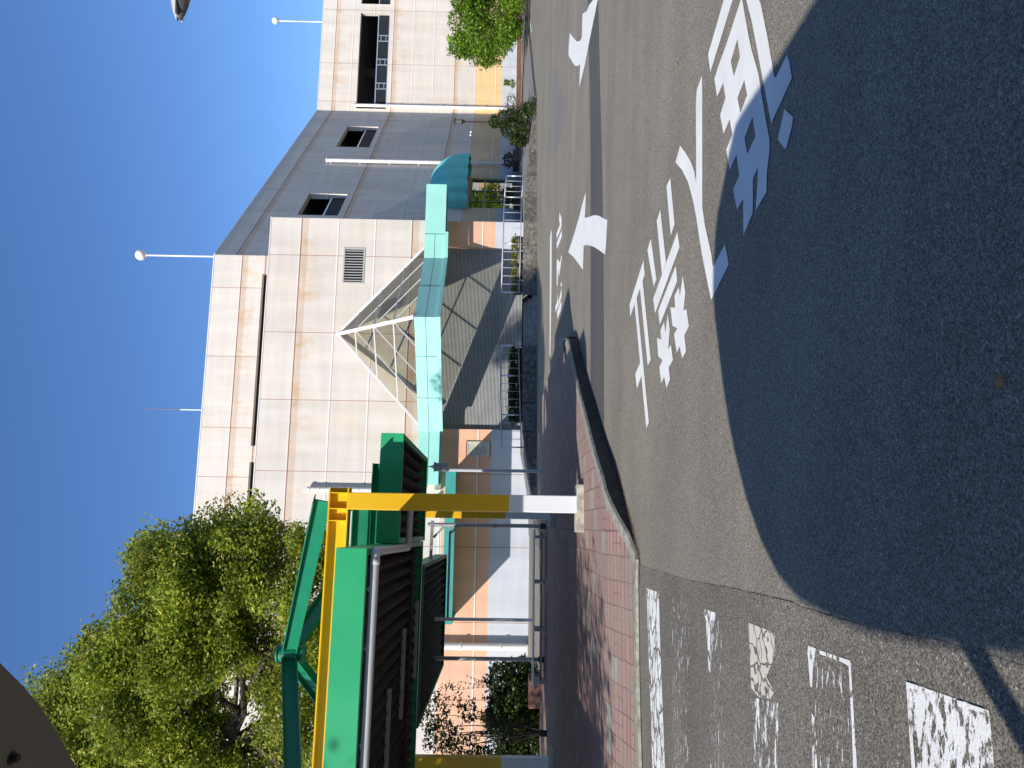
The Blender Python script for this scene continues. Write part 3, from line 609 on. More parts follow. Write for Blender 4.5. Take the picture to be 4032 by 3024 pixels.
def hwall(name, fr, y0, x0, x1, z0, z1, holes, m, t=.35, parent=bld, off=None):
    xs = sorted(set([x0, x1]+[h[0] for h in holes]+[h[1] for h in holes])); zs = sorted(set([z0, z1]+[h[2] for h in holes]+[h[3] for h in holes]))
    xs = [x for x in xs if x0 <= x <= x1]; zs = [z for z in zs if z0 <= z <= z1]
    solid = lambda i, j: 0 <= i < len(xs)-1 and 0 <= j < len(zs)-1 and not any(h[0]-1e-6 <= (xs[i]+xs[i+1])/2 <= h[1]+1e-6 and h[2] <= (zs[j]+zs[j+1])/2 <= h[3] for h in holes)
    mb = MB()
    for i in range(len(xs)-1):
        for j in range(len(zs)-1):
            if not solid(i, j): continue
            a, b_, c, d = xs[i], xs[i+1], zs[j], zs[j+1]
            mb.face([(a, y0, c), (b_, y0, c), (b_, y0, d), (a, y0, d)]); mb.face([(a, y0+t, c), (a, y0+t, d), (b_, y0+t, d), (b_, y0+t, c)])
            if not solid(i-1, j): mb.face([(a, y0, c), (a, y0, d), (a, y0+t, d), (a, y0+t, c)])
            if not solid(i+1, j): mb.face([(b_, y0, c), (b_, y0+t, c), (b_, y0+t, d), (b_, y0, d)])
            if not solid(i, j-1): mb.face([(a, y0, c), (a, y0+t, c), (b_, y0+t, c), (b_, y0, c)])
            if not solid(i, j+1): mb.face([(a, y0, d), (b_, y0, d), (b_, y0+t, d), (a, y0+t, d)])
    return mb.build(name, m, parent, fr.M, fix=False)
def P2(fr, y, *pts): return [fr.px(*p, y) for p in pts]
sh0 = F.px(1900, 1691)[0]; sh1 = F.px(1900, 974)[0]
v0, vz1 = F.px(1351, 1112); v1, vz0 = F.px(1435, 980)
vz = (min(vz0, vz1), max(vz0, vz1))
hwall('lower_wall', F, 0, -34, s_right, -.3, zLOW, [(sh0, sh1, -.3, 5.0), (v0, v1, vz[0], vz[1])], M_w1, .35)
# lower block: side, roof
mb = MB(); mb.box(s_right-.35, s_right, .36, UD+8, -.3, zLOW); mb.box(-34, s_right-.36, .36, UD, zLOW-1.2, zLOW-1.0); mb.build('side_wall', M_w1, bld, F.M)
# upper block with long slot openings
slots = []
for (ya, yb) in ((1756, 1078), (2400, 1820), (3300, 2500)):
    slots.append((F.px(1040, ya, UD)[0], F.px(1040, yb, UD)[0], zLOW-.6, F.px(1047, 1078, UD)[1]+.2))
hwall('upper_wall', F, UD, -34, u_right, zLOW-.9, zTOP, slots, M_w2, .35)
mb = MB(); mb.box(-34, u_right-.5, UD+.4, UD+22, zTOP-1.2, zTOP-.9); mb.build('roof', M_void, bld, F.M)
# wing
def wh(pts, fr): q = [fr.px(*p) for p in pts]; return (min(a[0] for a in q), max(a[0] for a in q), q)
wa = WG.px(1430, 498)[0]; wb = WG.px(1390, 579)[0]; z1 = WG.px(1368, 498)[1]; z0 = WG.px(1491, 498)[1]
wc = WG.px(1300, 763)[0]
print('SURVEY wing windows', wa, wb, z0, z1, 'second from', wc, WG.px(1219, 763)[1], WG.px(1371, 763)[1])
dl, dz0 = WG.px(2046, 822); dr, _ = WG.px(2046, 706); dz1 = WG.px(1847, 790)[1]; dz0 = .55
print('SURVEY door', dl, dr, dz0, dz1)
holes_w = [(wb, wa, z0, z1), (wc-3.6, wc, z0, z1), (dl, dr, dz0, dz1)]
hwall('wing_wall', WG, 0, 0, wl, -.3, zTOP, holes_w, M_w3, .4)
# right wing
ra = RWg.px(1480, 428)[0]; rb = RWg.px(1480, 51)[0]; rz0 = RWg.px(1520, 428)[1]; rz1 = RWg.px(1402, 428)[1]; rc = RWg.px(1480, 16)[0]
print('SURVEY right windows', ra, rb, rc, rz0, rz1)
hwall('right_wall', RWg, 0, 0, 40, -.3, zTOP, [(ra, rb, rz0, rz1), (rc, rc+9, rz0, rz1)], M_w4, .45)
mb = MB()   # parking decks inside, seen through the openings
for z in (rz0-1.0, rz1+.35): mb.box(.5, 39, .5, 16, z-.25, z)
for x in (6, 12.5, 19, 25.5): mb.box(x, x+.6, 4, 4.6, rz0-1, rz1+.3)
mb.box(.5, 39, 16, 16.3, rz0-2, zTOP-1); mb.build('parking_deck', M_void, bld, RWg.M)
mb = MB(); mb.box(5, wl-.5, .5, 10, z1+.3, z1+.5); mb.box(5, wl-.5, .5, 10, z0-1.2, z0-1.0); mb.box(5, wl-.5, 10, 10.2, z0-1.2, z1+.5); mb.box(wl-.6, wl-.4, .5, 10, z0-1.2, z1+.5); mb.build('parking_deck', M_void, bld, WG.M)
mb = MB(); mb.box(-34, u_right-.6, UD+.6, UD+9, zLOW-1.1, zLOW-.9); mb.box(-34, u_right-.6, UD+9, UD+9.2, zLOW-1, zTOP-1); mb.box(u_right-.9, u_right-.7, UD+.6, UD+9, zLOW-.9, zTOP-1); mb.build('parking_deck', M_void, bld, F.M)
# parapet copings, 3 mm proud
mb = MB(); mb.box(-34, s_right+.02, -.02, .37, zLOW, zLOW+.05); mb.build('coping', M_cwhite, bld, F.M)
mb = MB(); mb.box(-34, u_right+.0, UD-.02, UD+.37, zTOP, zTOP+.05); mb.build('coping', M_cwhite, bld, F.M)
mb = MB(); mb.box(.1, wl, -.02, .42, zTOP, zTOP+.05); mb.build('coping', M_cwhite, bld, WG.M)
mb = MB(); mb.box(-.02, 40, -.02, .47, zTOP, zTOP+.05); mb.build('coping', M_cwhite, bld, RWg.M)
# window guards
def guard(fr, x0, x1, z0, n_br):
    mb = MB(); mb.box(x0+.02, x1-.02, .30, .33, z0+.02, z0+1.05); gd = mb.build('guard_panel', M_guard, bld, fr.M)
    mb = MB(); mb.box(x0+.01, x1-.01, .24, .29, z0+1.02, z0+1.12); mb.box(x0+.01, x1-.01, .24, .29, z0+.02, z0+.10)
    for k in range(n_br):
        x = x0+(x1-x0)*(k+1)/(n_br+1)
        for d in (-.28, .28): mb.box(x+d-.04, x+d+.04, .235, .285, z0+.103, z0+1.018)
        mb.box(x-.235, x+.235, .24, .28, z0+.3, z0+.36); mb.box(x-.235, x+.235, .24, .28, z0+.75, z0+.81)
    mb.build('guard_rail', M_alu, bld, fr.M)
guard(RWg, ra, rb, rz0, 3); guard(RWg, rc, rc+9, rz0, 1); guard(WG, wb, wa, z0, 0); guard(WG, wc-3.6, wc, z0, 0)
M_lv = mat('louvre_grey', (.46, .45, .43), .6)
def louvre(fr, y, x0, x1, z0, z1, n, nm='louvre_vent', hor=False):
    mb = MB(); mb.box(x0, x1, y+.16, y+.2, z0, z1); mb.cur = 1
    for a, b_, c, d in ((x0-.05, x1+.05, z0-.05, z0+.03), (x0-.05, x1+.05, z1-.03, z1+.05), (x0-.05, x0+.03, z0+.031, z1-.031), (x1-.03, x1+.05, z0+.031, z1-.031)): mb.box(a, b_, y-.03, y+.12, c, d)
    for k in range(n):
        if hor: z = z0+.05+(z1-z0-.1)*(k+.5)/n; mb.box(x0+.031, x1-.031, y-.02, y+.1, z-.035, z+.015)
        else: x = x0+.05+(x1-x0-.1)*(k+.5)/n; mb.box(x-.022, x+.012, y-.02, y+.03, z0+.031, z1-.031)
    return mb.build(nm, [M_dark, M_lv], bld, fr.M)
louvre(F, 0, v0, v1, vz[0], vz[1], 12)
a0, b0 = F.px(1738, 2400); a1, b1 = F.px(1708, 2300); louvre(F, -.14, a0, a1, b0, b1, 9)
# roller shutter
mb = MB(); x0, x1, zt, ys = sh0, sh1, 5.0, .32; N = 72; z = .3; hgt = .056
while z < zt:
    mb.face([(x0, ys, z), (x1, ys, z), (x1, ys-.04, z+.02), (x0, ys-.04, z+.02)]); mb.face([(x0, ys-.04, z+.02), (x1, ys-.04, z+.02), (x1, ys-.035, z+.05), (x0, ys-.035, z+.05)]); mb.face([(x0, ys-.035, z+.05), (x1, ys-.035, z+.05), (x1, ys, z+hgt), (x0, ys, z+hgt)]); z += hgt+.014
mb.box(x0, x1, ys+.05, ys+.06, .3, zt); mb.box(x0, x1, ys-.04, ys+.02, .2, .3); mb.mi = [1 if (abs(mb.v[f[0]][1]-(ys+.05)) < .011 and len(set(mb.v[k][1] for k in f)) <= 2 and min(mb.v[k][1] for k in f) > ys+.04) else 0 for f in mb.f]; mb.build('roller_shutter', [mat('shutter_metal', (.42, .43, .43), .5, noise=.12, nscale=1.5), M_dark], bld, F.M, fix=False)
# drainpipes (placed where the photo shows them)
def dpipe(fr, x, y, z0, z1, r, m=M_cwhite, brk=True):
    mb = MB(); mb.tube([(x, y, z0), (x, y, z1)], r, 14); z = z0+1.2
    while brk and z < z1-.3: mb.tube([(x, y, z-.03), (x, y, z+.03)], r*1.25, 14); z += 1.9
    mb.tube([(x, y, z1-.12), (x, y, z1)], r*1.3, 14)
    for z in np.arange(z0+1, z1, 2.2): mb.box(x-.02, x+.02, y, -.001 if fr is not None else 0, z-.02, z+.02)
    return mb.build('drainpipe', m, bld, fr.M, smooth=False)
x, z1p = RWg.px(1393, 414, -.16); dpipe(RWg, x, -.18, .4, z1p, .14)
x, z1p = WG.px(1285, 635, -.16); dpipe(WG, x, -.25, .4, z1p, .13)
x, z1p = F.px(1210, 1926, -.2); dpipe(F, x, -.22, 5.3, z1p, .1)
x, z1p = F.px(1500, 2540, -.2); dpipe(F, x, -.28, .1, 10, .16)
# shade of pipes etc. is cast; small round lamp pair on the wing
for (px_, py_) in ((1855, 522), (1854, 534)):
    x, z = WG.px(px_, py_, -.2); mb = MB(); mb.lathe([(.0, .12), (.07, .10), (.12, 0), (.10, -.05), (0, -.06)], (x, -.22, z), 14); mb.tube([(x, -.2, z+.05), (x, 0, z+.12)], .02, 8); mb.build('wall_lamp', M_white, bld, WG.M, smooth=True)
# entrance door in wing
dt = mat('door_frame_teal', (.02, .20, .19), .4); dw = dr-dl; mb = MB(); ztr = dz1-1.0
for x in (dl+.04, dl+dw*.27, dl+dw*.62, dr-.04): mb.box(x-.05, x+.05, .12, .22, dz0, dz1)
mb.box(dl+dw*.445-.04, dl+dw*.445+.04, .121, .219, dz0, ztr-.07)
for z in (dz1-.05, ztr, dz0+.08): mb.box(dl, dr, .11, .23, z-.06, z+.06)
dframe = mb.build('door', dt, bld, WG.M)
mb = MB(); mb.box(dl, dr, .16, .17, dz0, dz1); o = mb.build('pane', M_door, dframe); o.matrix_local = Matrix()
mb = MB(); mb.box(dl-3, dr+3, 5, 5.2, 0, 5); mb.box(dl-3, dr+3, .41, 5, .3, .5); mb.build('lobby', M_void, bld, WG.M)
# quarter-dome awning over door
aw0 = WG.px(1800, 823)[0]; aw1 = WG.px(1835, 696)[0]; zr = WG.px(1822, 823)[1]; azc = (aw0+aw1)/2; aA = (aw1-aw0)/2
pj = 2.3; hA = WG.px(1693, 733, -.3)[1]-zr
print('SURVEY awning', aw0, aw1, zr, hA)
mb = MB(); NU, NV = 72, 14; rows = []
for i in range(NU+1):
    u = math.pi*i/NU; rib = 1+.08*abs(math.sin(u*8))
    row = []
    for j in range(NV+1):
        v = math.pi/2*j/NV; row.append((azc-aA*math.cos(u)*math.cos(v)**.75*rib, -pj*math.sin(u)**.8*math.cos(v)**.8*rib-.01, zr+hA*math.sin(v)*(1 if 1 else 0)*(.35+.65*math.sin(u)**.6) if False else zr+hA*math.sin(v)))
    sc = zr-.26-.09*abs(math.sin(u*8)); rows.append([(row[0][0], row[0][1], sc)]+row)
n_ = len(rows[0])
for r in rows: mb.v += r
for i in range(NU):
    for k in range(n_-1): mb.f.append((i*n_+k, i*n_+k+1, (i+1)*n_+k+1, (i+1)*n_+k)); mb.mi.append(0)
mb.build('dome_awning', M_awn, bld, WG.M, smooth=True)
# glazed pyramid over the entrance with teal band
PT, PBt = 5.46, 4.44
def pp(x, y, z=PT): q = g(x, y, z); return F.loc((q.x, q.y))
fp = lambda x, y, yy: (F.px(x, y, yy)[0], yy); RB = fp(1672, 733, -1.25); R0 = fp(1668, 920, -1.25); R1 = fp(1666, 1016, -1.2); NC = fp(1637, 1248, -4.4); L1 = fp(1643, 1705, -1.1)
print('SURVEY band', RB, R0, R1, NC, L1)
band = [(RB[0]-.02, RB[1]+1.6), (RB[0], RB[1]), (R0[0], R0[1]), (R1[0], R1[1]-.05), (NC[0], NC[1]), (L1[0]+.15, -1.15), (L1[0]+.1, -1.0), (F.px(1700, 1900)[0], -1.0), (F.px(1700, 1900)[0], 0)]
ent = bld
def strip(name, pts, z0, z1, t, m, inn_sign=1):
    mb = MB()
    for a, b_ in zip(pts[:-1], pts[1:]):
        A_ = Vector((*a, 0)); B_ = Vector((*b_, 0)); d = (B_-A_); L = d.length; d.normalize(); n_ = Vector((-d.y, d.x, 0))
        # inner side is +y (toward wall)
        n_ = -n_ if n_.y < 0 or (abs(n_.y) < 1e-6 and n_.x*(1 if A_.x > 0 else -1) > 0) else n_
        q = [A_, B_, B_+n_*t, A_+n_*t]; bb = len(mb.v); mb.v += [(v.x, v.y, z0) for v in q]+[(v.x, v.y, z1) for v in q]
        for f in ((0, 1, 5, 4), (1, 2, 6, 5), (2, 3, 7, 6), (3, 0, 4, 7), (4, 5, 6, 7), (3, 2, 1, 0)): mb.f.append(tuple(bb+i for i in f)); mb.mi.append(0)
    return mb.build(name, m, bld, F.M)
zm = (PT+PBt)/2
strip('canopy_band', band[:3], PBt, PT, .12, M_teal); strip('canopy_band', band[2:], zm+.012, PT, .12, M_teal); strip('canopy_band', band[2:], PBt, zm-.012, .12, M_teal)
ib = [(x*.999+.0, y+.03) for x, y in band]; strip('canopy_core', ib, PBt+.05, PT-.05, .07, M_dark)
low = [(R0[0]+.1, R0[1]-.08), (R1[0], R1[1]-.16), (NC[0], NC[1]-.12), (L1[0]+.1, -1.2)]; strip('canopy_lip', low, PBt-.16, PBt-.012, .10, M_teal)
mb = MB()                                    # joints of the teal panels (dark reveals) as thin proud seams
for a, b_, fr_ in ((R0, R1, 0), (R1, NC, .5), (NC, L1, .32), (NC, L1, .68)):
    x = a[0]+(b_[0]-a[0])*fr_; y = R0[1] if a is R0 else (R1[1]-.05+(NC[1]-R1[1]+.05)*fr_ if a is R1 else NC[1]+(-1.05-NC[1])*fr_)
    mb.box(x-.012, x+.012, y-.006, y+.02, PBt-.16, PT)
each(mb, 'panel_seam', M_dark, bld, F.M)
# solid canopy slabs each side
mb = MB(); xl = F.px(1700, 1900)[0]; mb.box(xl+.01, L1[0]+.08, -.77, -.01, PT-.1, PT-.02); mb.box(R0[0]+.02, RB[0]-.15, -1.1, -.01, PT-.1, PT-.02); mb.box(xl+.01, L1[0]+.08, -.77, -.01, PBt+.02, PBt+.06); mb.box(R0[0]+.02, RB[0]-.15, -1.1, -.01, PBt+.02, PBt+.06)
each(mb, 'canopy_slab', M_teal2, bld, F.M)
# pyramid
M_mull = mat('mullion_grey', (.56, .56, .54), .45)
apx, apz = F.px(1330, 1317, -.05); AP = Vector((apx, -.12, apz)); rR = Vector((R1[0]-.0, -1.2, PT)); rW = Vector((F.px(1666, 968, -.1)[0], -.12, PT)); rL = Vector((F.px(1644, 1672, -.9)[0], -1.0, PT)); rN = Vector((NC[0], NC[1]+.02, PT)); rLW = Vector((L1[0]+.1, -.1, PT))
sk = empty('glass_pyramid', (0, 0, 0), 0); bpy.data.objects.remove(sk)
mb = MB()
for a, b_, wd in ((AP, rN, .15), (AP, rW, .13), (AP, rL, .13)): mb.bar(a, b_, wd, .12)
each(mb, 'pyramid_ridge', M_white, bld, F.M)
def tri_grid(mb, top, a, b_, n, wd):        # mullions parallel to both edges of a triangular face
    for k in range(1, n):
        t = k/n; p = top.lerp(a, t); q = top.lerp(b_, t); mb.bar(p, q, wd, .06)
        mb.bar(p, a.lerp(b_, 1-t), wd, .06)
mb = MB(); tri_grid(mb, AP, rN, rW, 4, .052); tri_grid(mb, AP, rN, rL, 4, .052); mb.build('pyramid_mullion', M_mull, bld, F.M)
mb = MB(); mb.face([AP, rN, rW]); mb.face([AP, rL, rN]); mb.build('pyramid_glass', M_glass, bld, F.M, fix=False)
# notice board on the wall
x0, z0_ = F.px(1930, 1800, -.08); x1, z1_ = F.px(1836, 1737, -.08)
nb = empty('notice_board', F.w(x0, -.02), AZ, 'pale notice board with red top edge and small text on the peach wall', 'sign')
Wd, Hd = x1-x0, z1_-z0_; mb = MB(); mb.box(0, Wd, -.05, 0, z0_, z1_); bevel(mb.build('panel', mat('board', (.58, .57, .47), .5, noise=.05), nb), .01)
mb = MB(); mb.box(-.01, Wd+.01, -.055, -.052, z1_-.035, z1_+.01); mb.build('top_edge', mat('board_red', (.25, .02, .03), .5), nb)
mb = MB(); mb.box(-.01, Wd+.01, -.055, -.052, z0_-.01, z0_+.03); mb.build('bottom_edge', mat('board_blue', (.03, .04, .16), .5), nb)
mb = MB(); rr = random.Random(3)
def mark(x, z, w_, h_): mb.box(x, x+w_, -.0535, -.0505, z, z+h_)
for k in range(7): 
    x = .08+k*(Wd-.2)/7
    for q in range(5): mark(x+rr.uniform(0, .05), z1_-.15+q*.018, rr.uniform(.02, .06), .008)
    mark(x+.03, z1_-.15, .008, .08)
for r_ in range(11):
    z = z1_-.24-r_*(Hd-.36)/11; x = .06 if r_ % 2 == 0 else .1
    if r_ % 2 == 0: mark(x-.02, z, .025, .025)
    while x < Wd-.12-rr.random()*.25: w_ = rr.uniform(.015, .04); mark(x+.02, z+rr.uniform(0, .004), w_, .02); x += w_+.01
mb.build('lettering', M_dark, nb)
# small teal canopy on the left wall (casts the slanting shade)
cx0 = F.px(1790, 2459, -2.9)[0]; cx1 = F.px(1790, 1856, -2.9)[0]; cz0 = 3.49; cz1 = cz0+.46
cn = bld; mb = MB(); mb.box(cx0, cx1, -2.9, -2.82, cz0, cz1); mb.box(cx0, cx0+.08, -2.819, 0, cz0, cz1); mb.box(cx1-.08, cx1, -2.819, 0, cz0, cz1); mb.build('side_canopy_fascia', M_teal2, bld, F.M)
mb = MB(); mb.box(cx0+.081, cx1-.081, -2.819, -.001, cz1-.12, cz1-.04); mb.build('side_canopy_roof', M_teal2, bld, F.M)
mb = MB(); a_, _ = F.px(1764, 1990, -.1); _, zz = F.px(1720, 1960, 0)
x, z = F.px(1720, 1962, -.15); mb.lathe([(0, .1), (.1, .09), (.16, 0), (.1, -.02), (0, -.02)], (x, -.2, z), 16); mb.tube([(x, -.2, z), (x, 0, z)], .03); mb.build('wall_lamp', M_white, bld, F.M, smooth=True)
x, z = F.px(1722, 2250, -.1); mb = MB()
for i in range(12):
    t0, t1 = math.pi*i/12, math.pi*(i+1)/12
    mb.face([(x+.38*math.cos(t0), -.001, z-.2+.38*math.sin(t0)), (x+.38*math.cos(t1), -.001, z-.2+.38*math.sin(t1)), (x+.3*math.cos(t1), -.3, z-.2+.25*math.sin(t1)), (x+.3*math.cos(t0), -.3, z-.2+.25*math.sin(t0))])
mb.build('vent_hood', mat('hood_grey', (.45, .47, .42), .5), bld, F.M, smooth=True)
x, z = F.px(1725, 1900, -.3); mb = MB(); mb.box(x-.35, x+.35, -.45, -.02, z-.15, z+.15); mb.build('wall_unit', M_conc, bld, F.M)
# roof globe lamps
def globe_lamp(p, h, label, r=.32):
    t = empty('roof_lamp', p, 0, label, 'lamp', 'globe lamps on the parking roof'); mb = MB(); mb.tube([(0, 0, 0), (0, 0, h-r*.6)], .055, 10); mb.tube([(0, 0, h-r*1.15), (0, 0, h-r*.8)], .1, 12); mb.build('pole', M_white, t)
    mb = MB(); mb.lathe([(r*math.sin(math.pi*k/14)+.0001, h-r*math.cos(math.pi*k/14)+r*.0) for k in range(15)], (0, 0, 0), 20); mb.build('globe', mat('globe_white', (.85, .85, .82), .3), t, smooth=True); return t
def roofpt(x, y, fr, yy): s_, z = fr.px(x, y, yy); return fr.w(s_, yy, zTOP-.9)
def ztop_at(x, y, fr, yy): return fr.px(x, y, yy)[1]
p = roofpt(1287, 87, RWg, 1.0); globe_lamp(p, ztop_at(1085, 80, RWg, 1.0)-p.z-.0, 'white globe lamp on a thin pole above the right wing roof')
p = roofpt(843, 1010, F, UD+1.0); globe_lamp(p, ztop_at(555, 1001, F, UD+1.0)-p.z, 'white globe lamp on a thin pole at the roof corner of the main block')
p = roofpt(790, 1650-4, F, UD+1.0); p = roofpt(720, 2663, F, UD+1.0); globe_lamp(p, 4.2, 'white lamp pole on the roof seen between the branches of the big tree')
p = roofpt(790, 1614, F, UD+1.0); t = empty('roof_antenna', p, 0, 'thin red and white lightning rod on the roof of the main block', 'antenna'); hh = ztop_at(567, 1612, F, UD+1.0)-p.z
mb = MB(); mb.tube([(0, 0, 0), (0, 0, hh*.55)], .035, 8); mb.build('mast', M_white, t); mb = MB(); mb.tube([(0, 0, hh*.55), (0, 0, hh)], [.022, .006], 8); mb.build('rod', mat('rod_red', (.35, .12, .1), .5), t)

# ================================================================ GREEN / YELLOW CANOPY
c1 = g(2270, 1992, .31); CAZ = math.radians(11.3); K = FR((c1.x, c1.y+.12), CAZ)
M_col = bpy.data.materials.new('column_paint'); M_col.use_nodes = True
def colmat():
    m = M_col; n = m.node_tree.nodes; l = m.node_tree.links; b = n['Principled BSDF']; tc = n.new('ShaderNodeTexCoord'); sp = n.new('ShaderNodeSeparateXYZ'); l.new(tc.outputs['Object'], sp.inputs[0])
    d = n.new('ShaderNodeMath'); d.operation = 'DIVIDE'; d.inputs[1].default_value = 5; l.new(sp.outputs['Z'], d.inputs[0]); r = ramp(n, [(0, (.74, .76, .80)), (1.34/5, (.80, .47, .014))], 'CONSTANT'); l.new(d.outputs[0], r.inputs[0])
    ns = n.new('ShaderNodeTexNoise'); ns.inputs['Scale'].default_value = 3; ns.inputs['Detail'].default_value = 6; mp = n.new('ShaderNodeMapping'); mp.inputs['Scale'].default_value = (1, 1, .15); l.new(tc.outputs['Object'], mp.inputs[0]); l.new(mp.outputs[0], ns.inputs[0])
    mr = n.new('ShaderNodeMapRange'); mr.inputs[3].default_value = .88; mr.inputs[4].default_value = 1.06; l.new(ns.outputs[0], mr.inputs[0]); mx = n.new('ShaderNodeMixRGB'); mx.blend_type = 'MULTIPLY'; mx.inputs[0].default_value = 1; l.new(r.outputs[0], mx.inputs[1]); l.new(mr.outputs[0], mx.inputs[2]); l.new(mx.outputs[0], b.inputs['Base Color']); b.inputs['Roughness'].default_value = .4
colmat()
M_yel = mat('paint_yellow', (.86, .52, .014), .38, noise=.05, nscale=2)
BW, BD = 5.45, 6.1
zB1 = K.px(1293, 2080)[1]; zB0 = K.px(1375, 2020)[1]; print('SURVEY beam z', zB0, zB1, 'c1', c1)
can = empty('station_canopy', K.w(0, 0), CAZ, 'green roofed canopy on yellow and white columns with a green pyramid truss on top', 'canopy')
def kb(name, mb, m, parent=can, smooth=False): return mb.build(name, m, parent, smooth=smooth)
for (x, y) in ((0, 0), (0, BD), (-BW, BD), (-BW, 0)):
    mb = MB(); mb.box(x-.13, x+.13, y-.13, y+.13, .3, zB0-.002); o = bevel(kb('column', mb, M_col), .012)
    mb = MB(); mb.box(x-.42, x+.30, y-.22, y+.22, .05, .31) if (x, y) == (0, 0) else mb.box(x-.3, x+.3, y-.25, y+.25, .05, .31)
    q = bevel(kb('footing', mb, mat('footing_concrete', (.47, .44, .37), .95, noise=.4, nscale=8, bump=.8, bscale=40)), .008, 2)
zc = (zB0+zB1)/2; hB = zB1-zB0
for a, b_ in (((.2, 0), (-BW-.2, 0)), ((.2, BD), (-BW-.2, BD))): kb('main_beam', MB().ibeam((*a, zc), (*b_, zc), .24, hB, .02), M_yel)
for x in (0, -BW): kb('main_beam', MB().ibeam((x, .122, zc-.003), (x, BD-.122, zc-.003), .22, hB-.01, .02), M_yel)
mb = MB()                                    # stiffeners and bolts at beam ends
for x in (.12, -.12, -.3): mb.box(x-.008, x+.008, -.115, .115, zB0+.021, zB1-.021)
each(mb, 'stiffener', M_yel, can)
mb = MB()
for x in (-.19, -.25):
    for z in (zc-.06, zc+.06):
        mb.box(x-.012, x+.012, -.022, -.0105, z-.012, z+.012)
each(mb, 'bolt', M_yel, can)
gz0, gz1 = zB0-.31, zB0-.06
mb = MB(); mb.ibeam((-.135, 0, (gz0+gz1)/2), (-BW+.14, 0, (gz0+gz1)/2), .18, gz1-gz0, .016); kb('green_beam', mb, M_green2)
xg2 = K.px(1470, 1825, 1.6)[0]; mb = MB(); mb.ibeam((xg2, 1.6, (gz0+gz1)/2), (-BW+.2, 1.6, (gz0+gz1)/2), .18, gz1-gz0, .016); kb('green_beam', mb, M_green2)
mb = MB(); mb.ibeam((xg2, 4.4, (gz0+gz1)/2), (-BW+.2, 4.4, (gz0+gz1)/2), .18, gz1-gz0, .016); kb('green_beam', mb, M_green2)
# roofs
RZ0, RZ1 = 3.12, 3.50
def roof(name, x0, x1, y0, y1, z0=RZ0, z1=RZ1, ft=.09, m=M_green, deck=M_deck, corr=.225, parent=can, skipback=False):
    rt_ = empty(name, (0, 0, 0)); rt_.parent = parent
    mb = MB(); mb.box(x0, x1, y0, y0+ft, z0, z1); mb.box(x0, x1, y1-ft, y1, z0, z1)
    mb.box(x1-ft, x1, y0+ft+.001, y1-ft-.001, z0, z1); mb.box(x0, x0+ft, y0+ft+.001, y1-ft-.001, z0, z1)
    # lower inward lip
    mb.box(x0+ft+.001, x1-ft-.001, y1-ft-.10, y1-ft-.001, z0, z0+.012)
    o = bevel(kb('fascia', mb, m, rt_), .006)
    mb = MB(); x = x0+ft+.002; top = z0+.17
    while x < x1-ft-.05:       # folded-plate deck with ribs running front to back
        xe = min(x+corr, x1-ft-.002); pr = [(x, top), (x+(xe-x)*.45, top-.13), (x+(xe-x)*.55, top-.13), (x+(xe-x)*.95, top), (xe, top)]
        for (a, za), (b_, zb) in zip(pr[:-1], pr[1:]): mb.face([(a, y0+ft+.002, za), (b_, y0+ft+.002, zb), (b_, y1-ft-.32, zb), (a, y1-ft-.32, za)])
        x = xe
    kb('deck', mb, deck, rt_)
    mb = MB(); mb.box(x0+ft+.002, x1-ft-.002, y0+ft+.002, y1-ft-.002, top+.01, top+.03); kb('top_sheet', mb, m, rt_)
    return rt_
def kxy(px_, py_, z=RZ0): q = g(px_, py_, z); return K.loc((q.x, q.y))
lf = kxy(1445, 2158); lbk = kxy(1665, 2200); rf = kxy(1590, 1706); rbk = kxy(1687, 1812); rm = kxy(1582, 1960); r3 = kxy(1745, 2190); r3l = kxy(1745, 2700); r3n = kxy(1650, 2860)
print('SURVEY roof', lf, lbk, rf, rbk, rm, r3, r3l, r3n)
xL = lf[0]; roof('roof_panel', -16, xL, lf[1], lbk[1]); roof('roof_panel', -16, -6.6, -5.3, lf[1]-.02)
roof('roof_panel', xL+.01, rf[0], rf[1], lbk[1]+.3)
# underside light fittings
mb = MB()
for (x, y) in ((-3.6, .6), (-2.9, 2.2), (-2.6, 4.2)): mb.box(x-.75, x+.75, y-.05, y+.05, RZ0+.0, RZ0+.06)
each(mb, 'strip_light', M_steel, can)
mb = MB(); mb.box(-7.9, xL-.2, 3.1, 3.2, RZ0+.01, RZ0+.075); kb('purlin', mb, M_deck)
# truss
apx_, apz_ = K.px(1140, 2556, BD/2); APX = Vector((-BW/2, BD/2, apz_)); 
mb = MB(); mb.tube([APX-Vector((0, 0, .28)), APX+Vector((0, 0, .22))], .145, 24); mb.tube([APX+Vector((0, 0, .19)), APX+Vector((0, 0, .225))], .17, 24); mb.tube([APX-Vector((0, 0, .285)), APX-Vector((0, 0, .25))], .17, 24)
kb('apex_node', mb, M_green2)
print('SURVEY apex', apx_, apz_)
for (x, y) in ((0, 0), (-BW, 0), (0, BD), (-BW, BD)):
    e = Vector((x, y, zB1+.12)); d = (e-APX).normalized(); a = APX+d*.13
    mb = MB(); mb.ibeam(a, e, .20, .27, .02); kb('truss_member', mb, M_green2)
